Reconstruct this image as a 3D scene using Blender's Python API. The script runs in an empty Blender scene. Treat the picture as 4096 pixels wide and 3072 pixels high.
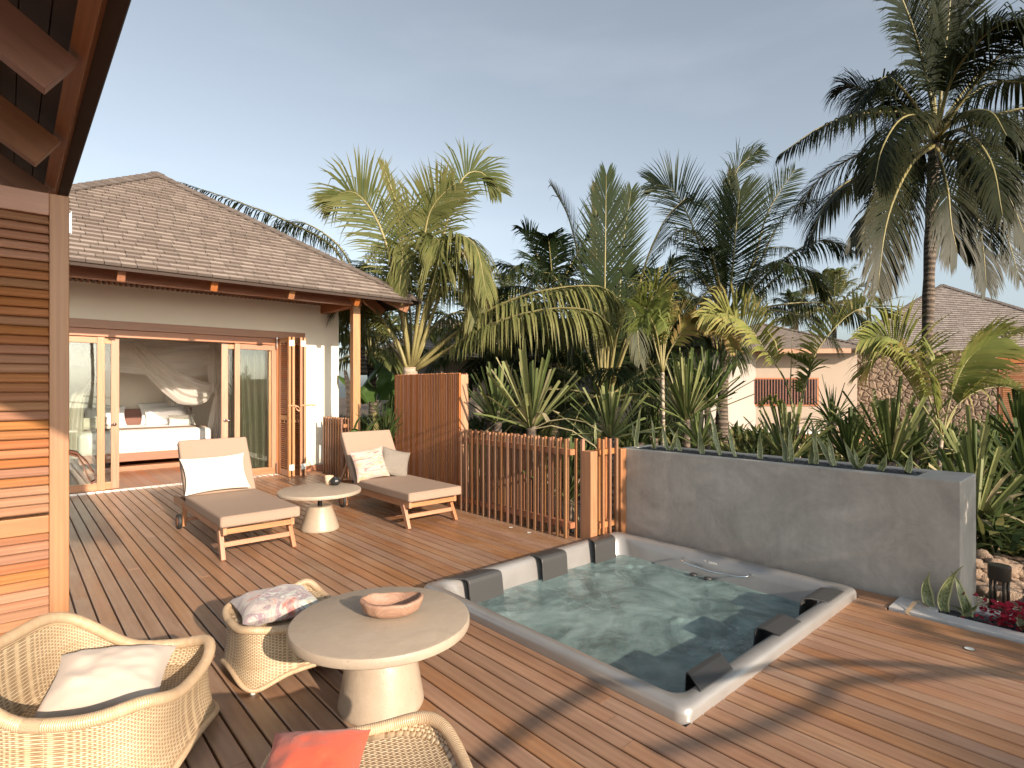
import bpy, math, random
from mathutils import Vector, Matrix, noise
R=random.Random(7)
PI=math.pi
C=bpy.context.scene.collection
# ---------------------------------------------------------------- camera geometry
FPX=2247.0; HZ=1548.0; H=1.6
YAW=math.atan((2048-30)/FPX); SN,CS=math.sin(YAW),math.cos(YAW)
def U(px,py,d):
    r=(px-2048)/FPX*d
    return Vector((SN*d+CS*r, CS*d-SN*r, H-(py-HZ)*d/FPX))
# ---------------------------------------------------------------- mesh builder
class MB:
    def __init__(s): s.v=[];s.f=[];s.g=[];s.r=[];s.m=[]
    def add(s,vs,fs,gp=None,rnd=None):
        b=len(s.v); rnd=R.random() if rnd is None else rnd
        for i,v in enumerate(vs):
            s.v.append(tuple(v)); s.g.append(tuple(gp[i]) if gp else tuple(v)); s.r.append(rnd if not isinstance(rnd,list) else rnd[i])
        for f in fs: s.f.append(tuple(b+i for i in f))
    def box(s,a,b,rnd=None,M=None,taper=None):
        (x0,y0,z0),(x1,y1,z1)=a,b
        vs=[Vector(p) for p in [(x0,y0,z0),(x1,y0,z0),(x1,y1,z0),(x0,y1,z0),(x0,y0,z1),(x1,y0,z1),(x1,y1,z1),(x0,y1,z1)]]
        d=[abs(x1-x0),abs(y1-y0),abs(z1-z0)]; k=d.index(max(d)); o=R.random()*40
        order=[k]+[i for i in (0,1,2) if i!=k]
        gp=[(v[order[0]]+o,v[order[1]]+o*1.7,v[order[2]]-o*.6) for v in vs]
        if M: vs=[M@v for v in vs]
        s.add(vs,[(0,3,2,1),(4,5,6,7),(0,1,5,4),(1,2,6,5),(2,3,7,6),(3,0,4,7)],gp,rnd)
    def beam(s,p,q,w,h,up=(0,0,1),rnd=None,w2=None,h2=None):
        p=Vector(p);q=Vector(q);t=(q-p).normalized();u=Vector(up);sd=t.cross(u).normalized();u=sd.cross(t).normalized()
        w2=w2 or w;h2=h2 or h;o=R.random()*40;L=(q-p).length
        vs=[];gp=[]
        for P,ww,hh,l in((p,w,h,0),(q,w2,h2,L)):
            for a,b in((-1,-1),(1,-1),(1,1),(-1,1)):
                vs.append(P+sd*a*ww/2+u*b*hh/2); gp.append((l+o,a*ww/2+o*1.7,b*hh/2-o*.6))
        s.add(vs,[(3,2,1,0),(4,5,6,7),(0,1,5,4),(1,2,6,5),(2,3,7,6),(3,0,4,7)],gp,rnd)
    def tube(s,pts,rad,n=8,closed=False,cap=True,rnd=None,ell=None):
        pts=[Vector(p) for p in pts]; N=len(pts); vs=[];gp=[];L=0
        rads=rad if isinstance(rad,(list,tuple)) else [rad]*N
        prev=None
        for i,p in enumerate(pts):
            a=pts[(i-1)%N] if (closed or i>0) else p; b=pts[(i+1)%N] if (closed or i<N-1) else p
            t=(b-a).normalized()
            if prev is None:
                u=Vector((0,0,1)) if abs(t.z)<.9 else Vector((1,0,0)); u=(u-t*u.dot(t)).normalized()
            else:
                u=(prev-t*prev.dot(t)).normalized()
            prev=u; w=t.cross(u)
            if i: L+=(p-pts[i-1]).length
            for k in range(n):
                an=2*PI*k/n; rr=rads[i]
                vs.append(p+u*math.cos(an)*rr+w*math.sin(an)*rr); gp.append((L,an/(2*PI)*.1,0))
        fs=[]
        for i in range(N if closed else N-1):
            for k in range(n):
                j=(i+1)%N; fs.append((i*n+k,i*n+(k+1)%n,j*n+(k+1)%n,j*n+k))
        if cap and not closed:
            fs.append(tuple(range(n-1,-1,-1))); fs.append(tuple((N-1)*n+k for k in range(n)))
        s.add(vs,fs,gp,rnd)
    def lathe(s,prof,c=(0,0,0),n=32,sx=1,sy=1,rnd=None,cap=True):
        vs=[];gp=[]
        for i,(r,z) in enumerate(prof):
            for k in range(n):
                a=2*PI*k/n; vs.append((c[0]+r*math.cos(a)*sx,c[1]+r*math.sin(a)*sy,c[2]+z)); gp.append((r*math.cos(a)*sx,r*math.sin(a)*sy,z))
        fs=[(i*n+k,i*n+(k+1)%n,(i+1)*n+(k+1)%n,(i+1)*n+k) for i in range(len(prof)-1) for k in range(n)]
        if cap:
            if prof[0][0]>1e-4: fs.append(tuple(range(n-1,-1,-1)))
            if prof[-1][0]>1e-4: fs.append(tuple((len(prof)-1)*n+k for k in range(n)))
        s.add(vs,fs,gp,rnd)
    def grid(s,P,nu,nv,G=None,closed=False,rnd=None):
        vs=[];gp=[]
        for j in range(nv+1):
            for i in range(nu+(0 if closed else 1)):
                vs.append(P(i/nu,j/nv)); gp.append(G(i/nu,j/nv) if G else vs[-1])
        w=nu if closed else nu+1
        fs=[(j*w+i,j*w+(i+1)%w,(j+1)*w+(i+1)%w,(j+1)*w+i) for j in range(nv) for i in range(nu)]
        s.add(vs,fs,gp,rnd)
    def prism(s,poly,fn,a,b,rnd=None):
        n=len(poly); vs=[fn(p,a) for p in poly]+[fn(p,b) for p in poly]
        fs=[tuple(range(n-1,-1,-1)),tuple(range(n,2*n))]+[(i,(i+1)%n,n+(i+1)%n,n+i) for i in range(n)]
        s.add(vs,fs,None,rnd)
    def build(s,name,mat,parent=None,smooth=False,bevel=0,seg=2,fixn=False,loc=None):
        me=bpy.data.meshes.new(name); me.from_pydata(s.v,[],s.f); me.update()
        a=me.attributes.new('gp','FLOAT_VECTOR','POINT'); a.data.foreach_set('vector',[c for g in s.g for c in g])
        a=me.attributes.new('rnd','FLOAT','POINT'); a.data.foreach_set('value',s.r)
        if smooth: me.polygons.foreach_set('use_smooth',[True]*len(me.polygons))
        me.materials.append(mat)
        o=bpy.data.objects.new(name,me); C.objects.link(o)
        if parent: o.parent=parent
        if loc: o.location=loc
        if bevel:
            b=o.modifiers.new('b','BEVEL'); b.width=bevel; b.segments=seg; b.limit_method='ANGLE'; b.angle_limit=.6
        return o
def tag(o,label=None,cat=None,group=None,kind=None):
    if label:
        o['label']=label
    if cat: o['category']=cat
    if group: o['group']=group
    if kind: o['kind']=kind
    return o
def empty(name,label,cat,loc=(0,0,0),rz=0,group=None):
    o=bpy.data.objects.new(name,None); C.objects.link(o); o.location=loc; o.rotation_euler=(0,0,rz); o.empty_display_size=.1
    return tag(o,label,cat,group)
def kids(o): return [c for c in bpy.data.objects if c.parent==o]
def copy_tree(o,parent=None):
    c=o.copy(); C.objects.link(c)
    if parent: c.parent=parent
    for k in kids(o): copy_tree(k,c)
    return c
# ---------------------------------------------------------------- materials
class N:
    def __init__(s,name):
        s.m=bpy.data.materials.new(name); s.m.use_nodes=True; s.t=s.m.node_tree; s.t.nodes.clear()
        s.out=s.t.nodes.new('ShaderNodeOutputMaterial')
    def n(s,typ,**k):
        o=s.t.nodes.new('ShaderNode'+typ)
        for a,b in k.items():
            if a.startswith('i_'):
                key=a[2:].replace('_',' ')
                s.set(o.inputs[key],b)
            elif a=='ins':
                for kk,vv in b.items(): s.set(o.inputs[kk],vv)
            else: setattr(o,a,b)
        return o
    def set(s,inp,b):
        if isinstance(b,bpy.types.NodeSocket): s.t.links.new(b,inp)
        elif isinstance(b,bpy.types.Node): s.t.links.new(b.outputs[0],inp)
        else:
            if isinstance(b,(tuple,list)) and len(b)==3 and inp.type=='RGBA': b=(*b,1)
            inp.default_value=b
    def attr(s,n): return s.n('Attribute',attribute_name=n)
    def math(s,op,a,b=0,c=0,clamp=False):
        return s.n('Math',operation=op,use_clamp=clamp,ins={0:a,1:b,2:c}).outputs[0]
    def map(s,v,scale=(1,1,1),loc=(0,0,0)): return s.n('Mapping',ins={'Vector':v,'Scale':scale,'Location':loc}).outputs[0]
    def noise(s,v,sc,det=4,rough=.55,dist=0): return s.n('TexNoise',ins={'Vector':v,'Scale':sc,'Detail':det,'Roughness':rough,'Distortion':dist}).outputs[0]
    def ramp(s,f,cols,interp='LINEAR'):
        o=s.n('ValToRGB'); s.set(o.inputs[0],f); e=o.color_ramp.elements; o.color_ramp.interpolation=interp
        while len(e)<len(cols): e.new(.5)
        for i,(p,c) in enumerate(cols): e[i].position=p; e[i].color=(*c,1) if len(c)==3 else c
        return o.outputs[0]
    def mix(s,f,a,b,bt='MIX'):
        o=s.n('Mix',data_type='RGBA',blend_type=bt); s.set(o.inputs[0],f); s.set(o.inputs[6],a); s.set(o.inputs[7],b); return o.outputs[2]
    def hsv(s,c,h=.5,sa=1,v=1): return s.n('HueSaturation',ins={'Hue':h,'Saturation':sa,'Value':v,'Color':c}).outputs[0]
    def bump(s,h,st=.3,dist=.01): return s.n('Bump',ins={'Height':h,'Strength':st,'Distance':dist}).outputs[0]
    def pr(s,col,rough=.5,**k):
        o=s.n('BsdfPrincipled',ins={'Base Color':col,'Roughness':rough,**{a.replace('_',' '):b for a,b in k.items()}})
        return o
    def done(s,sh): s.t.links.new(sh.outputs[0] if isinstance(sh,bpy.types.Node) else sh,s.out.inputs[0]); return s.m
def lerp(a,b,t): return tuple(x+(y-x)*t for x,y in zip(a,b))
def wood(name,dark,light,rough=.45,var=.5,pale_tone=None,ring=1.0,hue=.014):
    w=N(name); g=w.attr('gp').outputs['Vector']; r=w.attr('rnd').outputs['Fac']
    n1=w.noise(w.map(g,(.9,14*ring,14*ring)),1.6,3,.6,.6)
    n2=w.noise(w.map(g,(3,70,70)),1.5,2,.5)
    n3=w.noise(w.map(g,(1.3,5,5)),1.2,2,.5)
    wv=w.n('TexWave',wave_type='BANDS',bands_direction='Y',ins={'Vector':w.map(g,(.35,9*ring,4*ring)),'Scale':1.4,'Distortion':7.0,'Detail':2.0,'Detail Scale':.6}).outputs[0]
    f=w.math('ADD',w.math('MULTIPLY',n1,.74),w.math('ADD',w.math('MULTIPLY',n2,.12),w.math('MULTIPLY',wv,.14)))
    c=w.ramp(f,[(.12,dark),(.88,light)])
    hv=w.n('HueSaturation'); w.set(hv.inputs['Color'],c)
    w.set(hv.inputs['Value'],w.math('ADD',w.math('MULTIPLY',r,var),1-var*.5))
    w.set(hv.inputs['Hue'],w.math('ADD',w.math('MULTIPLY',w.math('FRACT',w.math('MULTIPLY',r,7.3)),hue),.5-hue/2))
    w.set(hv.inputs['Saturation'],w.math('ADD',w.math('MULTIPLY',w.math('FRACT',w.math('MULTIPLY',r,3.1)),.25),.86))
    c=hv.outputs[0]
    c=w.mix(w.math('MULTIPLY',w.math('GREATER_THAN',n3,.62),.18),c,lerp(dark,(.3,.2,.15),.3))
    if pale_tone:
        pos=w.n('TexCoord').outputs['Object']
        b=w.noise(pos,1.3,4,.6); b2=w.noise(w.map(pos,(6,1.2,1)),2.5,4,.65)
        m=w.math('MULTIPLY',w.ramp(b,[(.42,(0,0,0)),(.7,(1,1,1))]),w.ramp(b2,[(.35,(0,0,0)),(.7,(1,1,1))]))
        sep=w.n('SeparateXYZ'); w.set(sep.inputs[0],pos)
        lm=w.n('MapRange',ins={'Value':sep.outputs[0],'From Min':2.2,'From Max':.2,'To Min':0.0,'To Max':.42}).outputs[0]  # pale tone mixed in patches, stronger towards low X
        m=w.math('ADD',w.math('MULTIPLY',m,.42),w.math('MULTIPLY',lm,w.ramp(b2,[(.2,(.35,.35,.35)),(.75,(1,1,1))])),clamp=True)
        c=w.mix(m,c,pale_tone)
    rr=w.math('ADD',w.math('MULTIPLY',n1,.18),rough-.09)
    b=w.pr(c,rr,Normal=w.bump(w.math('ADD',w.math('MULTIPLY',n2,.4),n1),.15,.003))
    return w.done(b)
def plain(name,col,rough=.6,bump=None,metal=0,var=.08,scale=6,spec=.5,sheen=0,coat=0):
    w=N(name); p=w.n('TexCoord').outputs['Object']; n=w.noise(p,scale,5,.6)
    c=w.mix(n,tuple(x*(1-var) for x in col),tuple(min(1,x*(1+var)) for x in col))
    k={}
    if bump: k['Normal']=w.bump(w.noise(p,bump[0],4,.6),bump[1],bump[2] if len(bump)>2 else .01)
    b=w.pr(c,rough,Metallic=metal,**k); b.inputs['Specular IOR Level'].default_value=spec
    if sheen: b.inputs['Sheen Weight'].default_value=sheen
    if coat: b.inputs['Coat Weight'].default_value=coat
    return w.done(b)
M={}
M['deck']=wood('deck_boards',(.165,.074,.035),(.405,.22,.122),.38,.22,pale_tone=(.46,.345,.25),ring=.6,hue=.006)
M['teak']=wood('teak',(.27,.115,.05),(.52,.27,.14),.42,.22)
M['teak_red']=wood('teak_red',(.24,.08,.03),(.47,.20,.085),.42,.3)
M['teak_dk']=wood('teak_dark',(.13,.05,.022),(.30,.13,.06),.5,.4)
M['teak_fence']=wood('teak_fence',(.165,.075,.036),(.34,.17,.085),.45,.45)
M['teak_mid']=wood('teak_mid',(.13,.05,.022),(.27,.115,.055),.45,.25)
M['teak_door']=wood('teak_door',(.19,.075,.032),(.40,.19,.09),.42,.24)
M['bowl']=wood('bowl_wood',(.20,.095,.05),(.40,.22,.125),.6,.2,ring=.8)
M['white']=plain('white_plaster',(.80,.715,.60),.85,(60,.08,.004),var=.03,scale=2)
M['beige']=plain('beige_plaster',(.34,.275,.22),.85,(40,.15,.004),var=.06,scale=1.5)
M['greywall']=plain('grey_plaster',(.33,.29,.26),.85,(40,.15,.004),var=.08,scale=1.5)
M['room']=plain('room_plaster',(.76,.68,.58),.9,var=.03)
M['fabric']=plain('lounger_fabric',(.31,.222,.165),.75,(350,.12,.001),var=.03,scale=3,spec=.25)
M['black']=plain('black_metal',(.015,.015,.016),.35,metal=.3)
M['rubber']=plain('black_rubber',(.02,.02,.02),.6)
M['steel']=plain('steel',(.62,.60,.58),.22,metal=1)
M['chrome']=plain('chrome',(.8,.8,.8),.07,metal=1,var=0)
M['lamp']=plain('lamp_bronze',(.07,.055,.042),.4,metal=.6)
M['linen']=plain('bed_linen',(.80,.78,.76),.85,(25,.3,.01),var=.02,sheen=.2)
M['head']=plain('headboard',(.16,.055,.03),.5)
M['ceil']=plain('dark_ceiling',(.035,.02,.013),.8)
M['leather']=plain('leather',(.13,.05,.025),.6,(150,.3,.002))
M['leather_lt']=plain('tan_leather',(.40,.20,.10),.6)
M['candle']=plain('cup',(.55,.40,.27),.6,(80,.2,.003),var=.12,scale=30)
M['vase']=plain('vase',(.018,.018,.018),.28)
M['plastic_w']=plain('white_plastic',(.75,.72,.66),.35)
M['orange']=plain('orange_cloth',(.50,.075,.032),.8,(45,.35,.008),var=.05,sheen=.25)
M['cushion_beige']=plain('oat_cloth',(.46,.385,.325),.85,(400,.15,.001),var=.03,sheen=.2)
def ribbed(name,col,dirs,sc,st=.5):
    w=N(name); g=w.attr('gp').outputs['Vector']
    wv=w.n('TexWave',wave_type='BANDS',bands_direction=dirs,ins={'Vector':g,'Scale':sc,'Distortion':.6,'Detail':1.0}).outputs[0]
    c=w.mix(wv,tuple(x*.82 for x in col),col)
    if dirs=='DIAGONAL': pass
    b=w.pr(c,.9,Normal=w.bump(wv,st,.004)); b.inputs['Sheen Weight'].default_value=.3
    return w.done(b)
M['cream']=ribbed('cream_rib',(.78,.72,.62),'X',28)
def waffle(name,col):
    w=N(name); g=w.attr('gp').outputs['Vector']
    a=w.n('TexWave',wave_type='BANDS',bands_direction='X',ins={'Vector':g,'Scale':22.,'Distortion':.8}).outputs[0]
    b_=w.n('TexWave',wave_type='BANDS',bands_direction='Y',ins={'Vector':g,'Scale':22.,'Distortion':.8}).outputs[0]
    h=w.math('MULTIPLY',a,b_); c=w.mix(h,tuple(x*.72 for x in col),col)
    return w.done(w.pr(c,.95,Normal=w.bump(h,.6,.006)))
M['waffle']=waffle('grey_waffle',(.27,.235,.195))
def tiedye(name,cols,sc=(2.2,6,1),seed=0):
    w=N(name); g=w.attr('gp').outputs['Vector']
    n=w.noise(w.map(g,sc,(seed,seed*2,0)),2.2,6,.62,.8); n2=w.noise(w.map(g,(2,4,1),(seed+5,3,0)),2.5,5,.6,.5)
    c=w.ramp(n,cols); c=w.mix(w.ramp(n2,[(.5,(0,0,0)),(.62,(.45,.45,.45))]),c,(.42,.385,.35))
    b=w.pr(c,.85,Normal=w.bump(w.noise(g,14,3,.5),.25,.01)); b.inputs['Sheen Weight'].default_value=.2
    return w.done(b)
M['dye_pink']=tiedye('tie_dye_pink',[(.30,(.30,.12,.10)),(.41,(.36,.12,.12)),(.45,(.43,.35,.31)),(.50,(.43,.37,.33)),(.535,(.46,.24,.10)),(.57,(.42,.36,.31)),(.66,(.30,.12,.14))],(1.2,7,1),3)
M['dye_multi']=tiedye('tie_dye_multi',[(.28,(0.130,0.050,0.065)),(.38,(0.360,0.122,0.094)),(.45,(0.396,0.360,0.324)),(.53,(0.216,0.144,0.173)),(.58,(0.432,0.475,0.418)),(.66,(0.389,0.353,0.302)),(.76,(0.158,0.115,0.036))],(3,3.4,1),9)
def dots():
    w=N('dotted_cloth'); g=w.attr('gp').outputs['Vector']
    br=w.n('TexBrick',offset=.5,ins={'Vector':w.map(g,(1,1,1)),'Color1':(.10,.07,.03,1),'Color2':(.16,.11,.05,1),'Mortar':(.72,.68,.6,1),'Scale':1.0,'Mortar Size':.011,'Brick Width':.035,'Row Height':.03})
    return w.done(w.pr(br.outputs[0],.9))
M['dots']=dots()
def concrete(name,a,b,sc=1.0,rough=.55,pits=0):
    w=N(name); p=w.n('TexCoord').outputs['Object']
    n=w.noise(w.map(p,(1,1,1.2)),1.7*sc,8,.62,1.2); n2=w.noise(p,7*sc,6,.7,2.0); n3=w.noise(w.map(p,(1,1,.10)),13*sc,4,.65)
    v=w.n('TexVoronoi',feature='F1',ins={'Vector':w.map(p,(1,1,1)),'Scale':45.0})
    f=w.math('ADD',w.math('MULTIPLY',n,.6),w.math('ADD',w.math('MULTIPLY',n2,.24),w.math('MULTIPLY',n3,.16)))
    c=w.ramp(f,[(.34,a),(.52,lerp(a,b,.5)),(.68,b)])
    if pits:
        vv=w.n('TexVoronoi',feature='F1',ins={'Vector':p,'Scale':26.0}).outputs['Distance']; pm=w.ramp(vv,[(.05,(1,1,1)),(.10,(0,0,0))]); pm=w.math('MULTIPLY',pm,w.math('GREATER_THAN',w.noise(p,8,2,.5),.52)); c=w.mix(w.math('MULTIPLY',pm,.7),c,tuple(x*.35 for x in a))
        st=w.ramp(w.noise(p,3.5,5,.7,1.5),[(.5,(0,0,0)),(.7,(.3,.3,.3))]); c=w.mix(st,c,tuple(x*.72 for x in a))
    return w.done(w.pr(c,w.math('ADD',w.math('MULTIPLY',n2,.25),rough-.12),Normal=w.bump(n2,.25,.01)))
M['conc']=concrete('polished_concrete',(.29,.262,.228),(.53,.49,.435))
M['kerb']=concrete('pale_concrete',(.44,.42,.40),(.60,.58,.56),2)
M['table']=concrete('beige_terrazzo',(.33,.265,.20),(.39,.315,.24),2,.5,1)
M['tablebase']=concrete('beige_terrazzo_base',(.34,.27,.20),(.41,.33,.25),2,.34,1)
def pebbles(name,a,b,sc,rough=.6,h=.02):
    w=N(name); p=w.n('TexCoord').outputs['Object']
    v=w.n('TexVoronoi',feature='F1',ins={'Vector':p,'Scale':sc}); e=w.n('TexVoronoi',feature='DISTANCE_TO_EDGE',ins={'Vector':p,'Scale':sc})
    s=w.n('SeparateColor'); w.set(s.inputs[0],v.outputs['Color'])
    c=w.mix(s.outputs[0],a,b); c=w.mix(w.ramp(e.outputs[0],[(0,(1,1,1)),(.12,(0,0,0))]),c,tuple(x*.25 for x in a))
    return w.done(w.pr(c,rough,Normal=w.bump(w.ramp(e.outputs[0],[(0,(0,0,0)),(.3,(1,1,1))]),.9,h)))
M['gravel']=pebbles('gravel',(.42,.32,.23),(.66,.55,.42),45,.85)
M['soil']=plain('garden_soil',(.085,.055,.035),.95,(12,.8,.05),var=.5,scale=4)
M['sand']=plain('sandy_ground',(.34,.25,.17),.95,(20,.8,.03),var=.35,scale=3)
M['blackpeb']=plain('black_pebble',(.03,.03,.032),.5,var=.3,scale=20)
M['rock']=plain('coral_rock',(.52,.37,.26),.95,(9,1,.06),var=.45,scale=7)
M['slate']=plain('slate_step',(.12,.10,.085),.8,(14,.5,.02),var=.3)
def stonewall():
    w=N('stone_wall'); p=w.n('TexCoord').outputs['Object']; p=w.n('VectorMath',operation='ADD',ins={0:p,1:w.n('VectorMath',operation='SCALE',ins={0:w.n('TexNoise',ins={'Vector':p,'Scale':3.0}).outputs['Color'],'Scale':.12}).outputs[0]}).outputs[0]
    v=w.n('TexVoronoi',feature='F1',ins={'Vector':p,'Scale':5.2}); e=w.n('TexVoronoi',feature='DISTANCE_TO_EDGE',ins={'Vector':p,'Scale':5.2})
    s=w.n('SeparateColor'); w.set(s.inputs[0],v.outputs['Color']); n=w.noise(p,14,6,.7)
    c=w.mix(s.outputs[0],(.22,.155,.11),(.40,.29,.205)); c=w.mix(n,w.hsv(c,v=.6),c)
    c=w.mix(w.ramp(e.outputs[0],[(0,(.9,.9,.9)),(.06,(0,0,0))]),c,(.10,.075,.055))
    h=w.math('ADD',w.ramp(e.outputs[0],[(0,(0,0,0)),(.2,(1,1,1))]),w.math('MULTIPLY',n,.8))
    return w.done(w.pr(c,.9,Normal=w.bump(h,1,.06)))
M['stone']=stonewall()
def shingle(name,a,b):
    w=N(name); r=w.attr('rnd').outputs['Fac']; g=w.attr('gp').outputs['Vector']
    n=w.noise(w.map(g,(60,2,2)),1,3,.6); big=w.noise(w.n('TexCoord').outputs['Object'],.9,5,.65); st=w.noise(w.n('TexCoord').outputs['Object'],5,5,.7)
    c=w.mix(r,a,b); c=w.mix(w.math('MULTIPLY',n,.3),c,tuple(x*.6 for x in a))
    c=w.mix(w.ramp(big,[(.55,(0,0,0)),(.8,(.35,.35,.35))]),c,(.16,.125,.10))
    c=w.mix(w.ramp(st,[(.6,(0,0,0)),(.75,(.5,.5,.5))]),c,(.10,.08,.065))
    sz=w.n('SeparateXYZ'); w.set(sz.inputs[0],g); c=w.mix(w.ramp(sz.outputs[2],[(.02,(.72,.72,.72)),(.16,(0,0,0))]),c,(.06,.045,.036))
    return w.done(w.pr(c,.85,Normal=w.bump(n,.5,.006)))
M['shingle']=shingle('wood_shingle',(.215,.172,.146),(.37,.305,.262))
M['shingle2']=shingle('wood_shingle_far',(.26,.22,.195),(.37,.32,.285))
def leafmat(name,cols,rough=.42,trans=.35):
    w=N(name); r=w.attr('rnd').outputs['Fac']; g=w.attr('gp').outputs['Vector']
    n=w.noise(w.n('TexCoord').outputs['Object'],3,3,.6)
    c=w.ramp(r,cols); c=w.hsv(c,v=w.math('ADD',w.math('MULTIPLY',n,.7),.65))
    b=w.pr(c,rough+.1); b.inputs['Specular IOR Level'].default_value=.16
    t=w.n('BsdfTranslucent',ins={'Color':w.hsv(c,sa=1.05,v=1.3)})
    return w.done(w.n('MixShader',ins={0:trans,1:b,2:t}))
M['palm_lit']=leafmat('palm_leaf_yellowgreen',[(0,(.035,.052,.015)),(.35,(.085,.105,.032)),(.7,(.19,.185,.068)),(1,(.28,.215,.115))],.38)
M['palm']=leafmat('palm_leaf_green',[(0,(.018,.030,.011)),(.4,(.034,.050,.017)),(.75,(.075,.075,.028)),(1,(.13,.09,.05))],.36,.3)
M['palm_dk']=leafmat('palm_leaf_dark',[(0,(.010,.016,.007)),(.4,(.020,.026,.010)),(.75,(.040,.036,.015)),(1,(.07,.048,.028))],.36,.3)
M['areca']=leafmat('areca_leaf',[(0,(.06,.09,.024)),(.5,(.17,.20,.055)),(.8,(.30,.27,.09)),(1,(.32,.20,.10))],.4)
M['strap']=leafmat('strap_leaf',[(0,(.03,.052,.016)),(.5,(.085,.115,.038)),(.8,(.22,.235,.095)),(1,(.34,.29,.17))],.38,.22)
M['under']=leafmat('undergrowth_leaf',[(0,(.028,.045,.015)),(.6,(.065,.09,.028)),(1,(.17,.16,.06))],.5,.25)
M['banana']=leafmat('banana_leaf',[(0,(.03,.065,.018)),(1,(.11,.18,.045))],.3,.35)
M['flower']=leafmat('flower',[(0,(.25,.015,.03)),(1,(.45,.04,.07))],.6,.4)
M['petiole']=plain('petiole',(.22,.19,.075),.5,var=.3,scale=5)
def trunkm(name,a,b):
    w=N(name); g=w.attr('gp').outputs['Vector']; p=w.n('TexCoord').outputs['Object']
    wv=w.n('TexWave',wave_type='BANDS',bands_direction='X',ins={'Vector':g,'Scale':3.0,'Distortion':9.0,'Detail':4.0}).outputs[0]
    n=w.noise(p,9,5,.7); c=w.mix(w.math('MULTIPLY',wv,n),a,b)
    return w.done(w.pr(c,.9,Normal=w.bump(w.math('ADD',wv,n),.8,.03)))
M['trunk']=trunkm('palm_trunk',(.055,.04,.03),(.26,.20,.15)); M['paletrunk']=trunkm('pale_trunk',(.34,.27,.20),(.55,.46,.36))
def snake():
    w=N('snake_leaf'); g=w.attr('gp').outputs['Vector']; s=w.n('SeparateXYZ'); w.set(s.inputs[0],g)
    n=w.noise(w.map(g,(2,26,1)),1.6,4,.7,1.0)
    c=w.ramp(n,[(.38,(.07,.09,.035)),(.58,(.24,.265,.12))])
    e=w.math('GREATER_THAN',w.math('ABSOLUTE',s.outputs[0]),.72)
    c=w.mix(e,c,(.52,.50,.25)); b=w.pr(c,.4)
    t=w.n('BsdfTranslucent',ins={'Color':c}); return w.done(w.n('MixShader',ins={0:.15,1:b,2:t}))
M['snake']=snake()
def wicker(name,colA,colB,pu=.020,pv=.0075):
    w=N(name); g=w.attr('gp').outputs['Vector']; s=w.n('SeparateXYZ'); w.set(s.inputs[0],g); u,v=s.outputs[0],s.outputs[1]
    nz=w.noise(g,7,3,.6)
    u=w.math('ADD',u,w.math('MULTIPLY',nz,.006)); v=w.math('ADD',v,w.math('MULTIPLY',nz,.012))
    vv=w.math('DIVIDE',v,pv); row=w.math('FLOOR',vv); fv=w.math('SUBTRACT',vv,row)
    hv=w.math('SINE',w.math('MULTIPLY',fv,PI))
    ph=w.math('ADD',w.math('MULTIPLY',w.math('DIVIDE',u,pu),PI),w.math('MULTIPLY',w.math('MODULO',w.math('ABSOLUTE',row),2),PI))
    ov=w.math('ADD',w.math('MULTIPLY',w.math('COSINE',ph),.5),.5)
    h=w.math('MULTIPLY',hv,w.math('ADD',w.math('MULTIPLY',ov,.75),.25))
    uu=w.math('FRACT',w.math('DIVIDE',u,pu)); st=w.math('LESS_THAN',w.math('ABSOLUTE',w.math('SUBTRACT',uu,.5)),.16)
    rn=w.n('TexWhiteNoise',noise_dimensions='2D'); cb=w.n('CombineXYZ'); w.set(cb.inputs[0],row); w.set(cb.inputs[1],w.math('FLOOR',w.math('MULTIPLY',u,3))); w.set(rn.inputs['Vector'],cb)
    col=w.mix(w.math('ADD',w.math('MULTIPLY',rn.outputs[0],.6),w.math('MULTIPLY',nz,.5)),colA,colB)
    c=w.mix(w.ramp(h,[(.12,(0,0,0)),(.5,(1,1,1))]),w.mix(st,(.20,.12,.06),(.48,.34,.19)),col)
    return w.done(w.pr(c,.45,Normal=w.bump(h,.7,.004)))
M['weave']=wicker('rattan_weave',(.44,.32,.19),(.64,.53,.37))
def rimmat():
    w=N('rattan_binding'); g=w.attr('gp').outputs['Vector']
    wv=w.n('TexWave',wave_type='BANDS',bands_direction='X',ins={'Vector':g,'Scale':40.0,'Distortion':.5}).outputs[0]
    n=w.noise(w.map(g,(14,1,1)),1.6,3,.7); c=w.mix(n,(.38,.24,.125),(.68,.54,.37)); c=w.mix(w.math('MULTIPLY',wv,.25),c,(.35,.2,.1))
    return w.done(w.pr(c,.35,Normal=w.bump(wv,.5,.004)))
M['rim']=rimmat()
def glass():
    w=N('door_glass'); fr=w.n('Fresnel',ins={'IOR':1.46}); 
    return w.done(w.n('MixShader',ins={0:fr,1:w.n('BsdfTransparent',ins={'Color':(.93,.95,.93)}),2:w.n('BsdfGlossy',ins={'Color':(1,1,1),'Roughness':.01})}))
M['glass']=glass()
def sheer(name,col,a):
    w=N(name); p=w.attr('gp').outputs['Vector']; n=w.noise(w.map(p,(26,1.2,1)),1,3,.6)
    f=w.math('ADD',w.math('MULTIPLY',n,.35),a-.15)
    d=w.n('MixShader',ins={0:.5,1:w.n('BsdfDiffuse',ins={'Color':col}),2:w.n('BsdfTranslucent',ins={'Color':col})})
    return w.done(w.n('MixShader',ins={0:f,1:w.n('BsdfTransparent'),2:d}))
M['net']=sheer('bed_net',(.95,.90,.83),.72); M['curtain']=sheer('curtain_linen',(.24,.22,.17),1.1)
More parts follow.
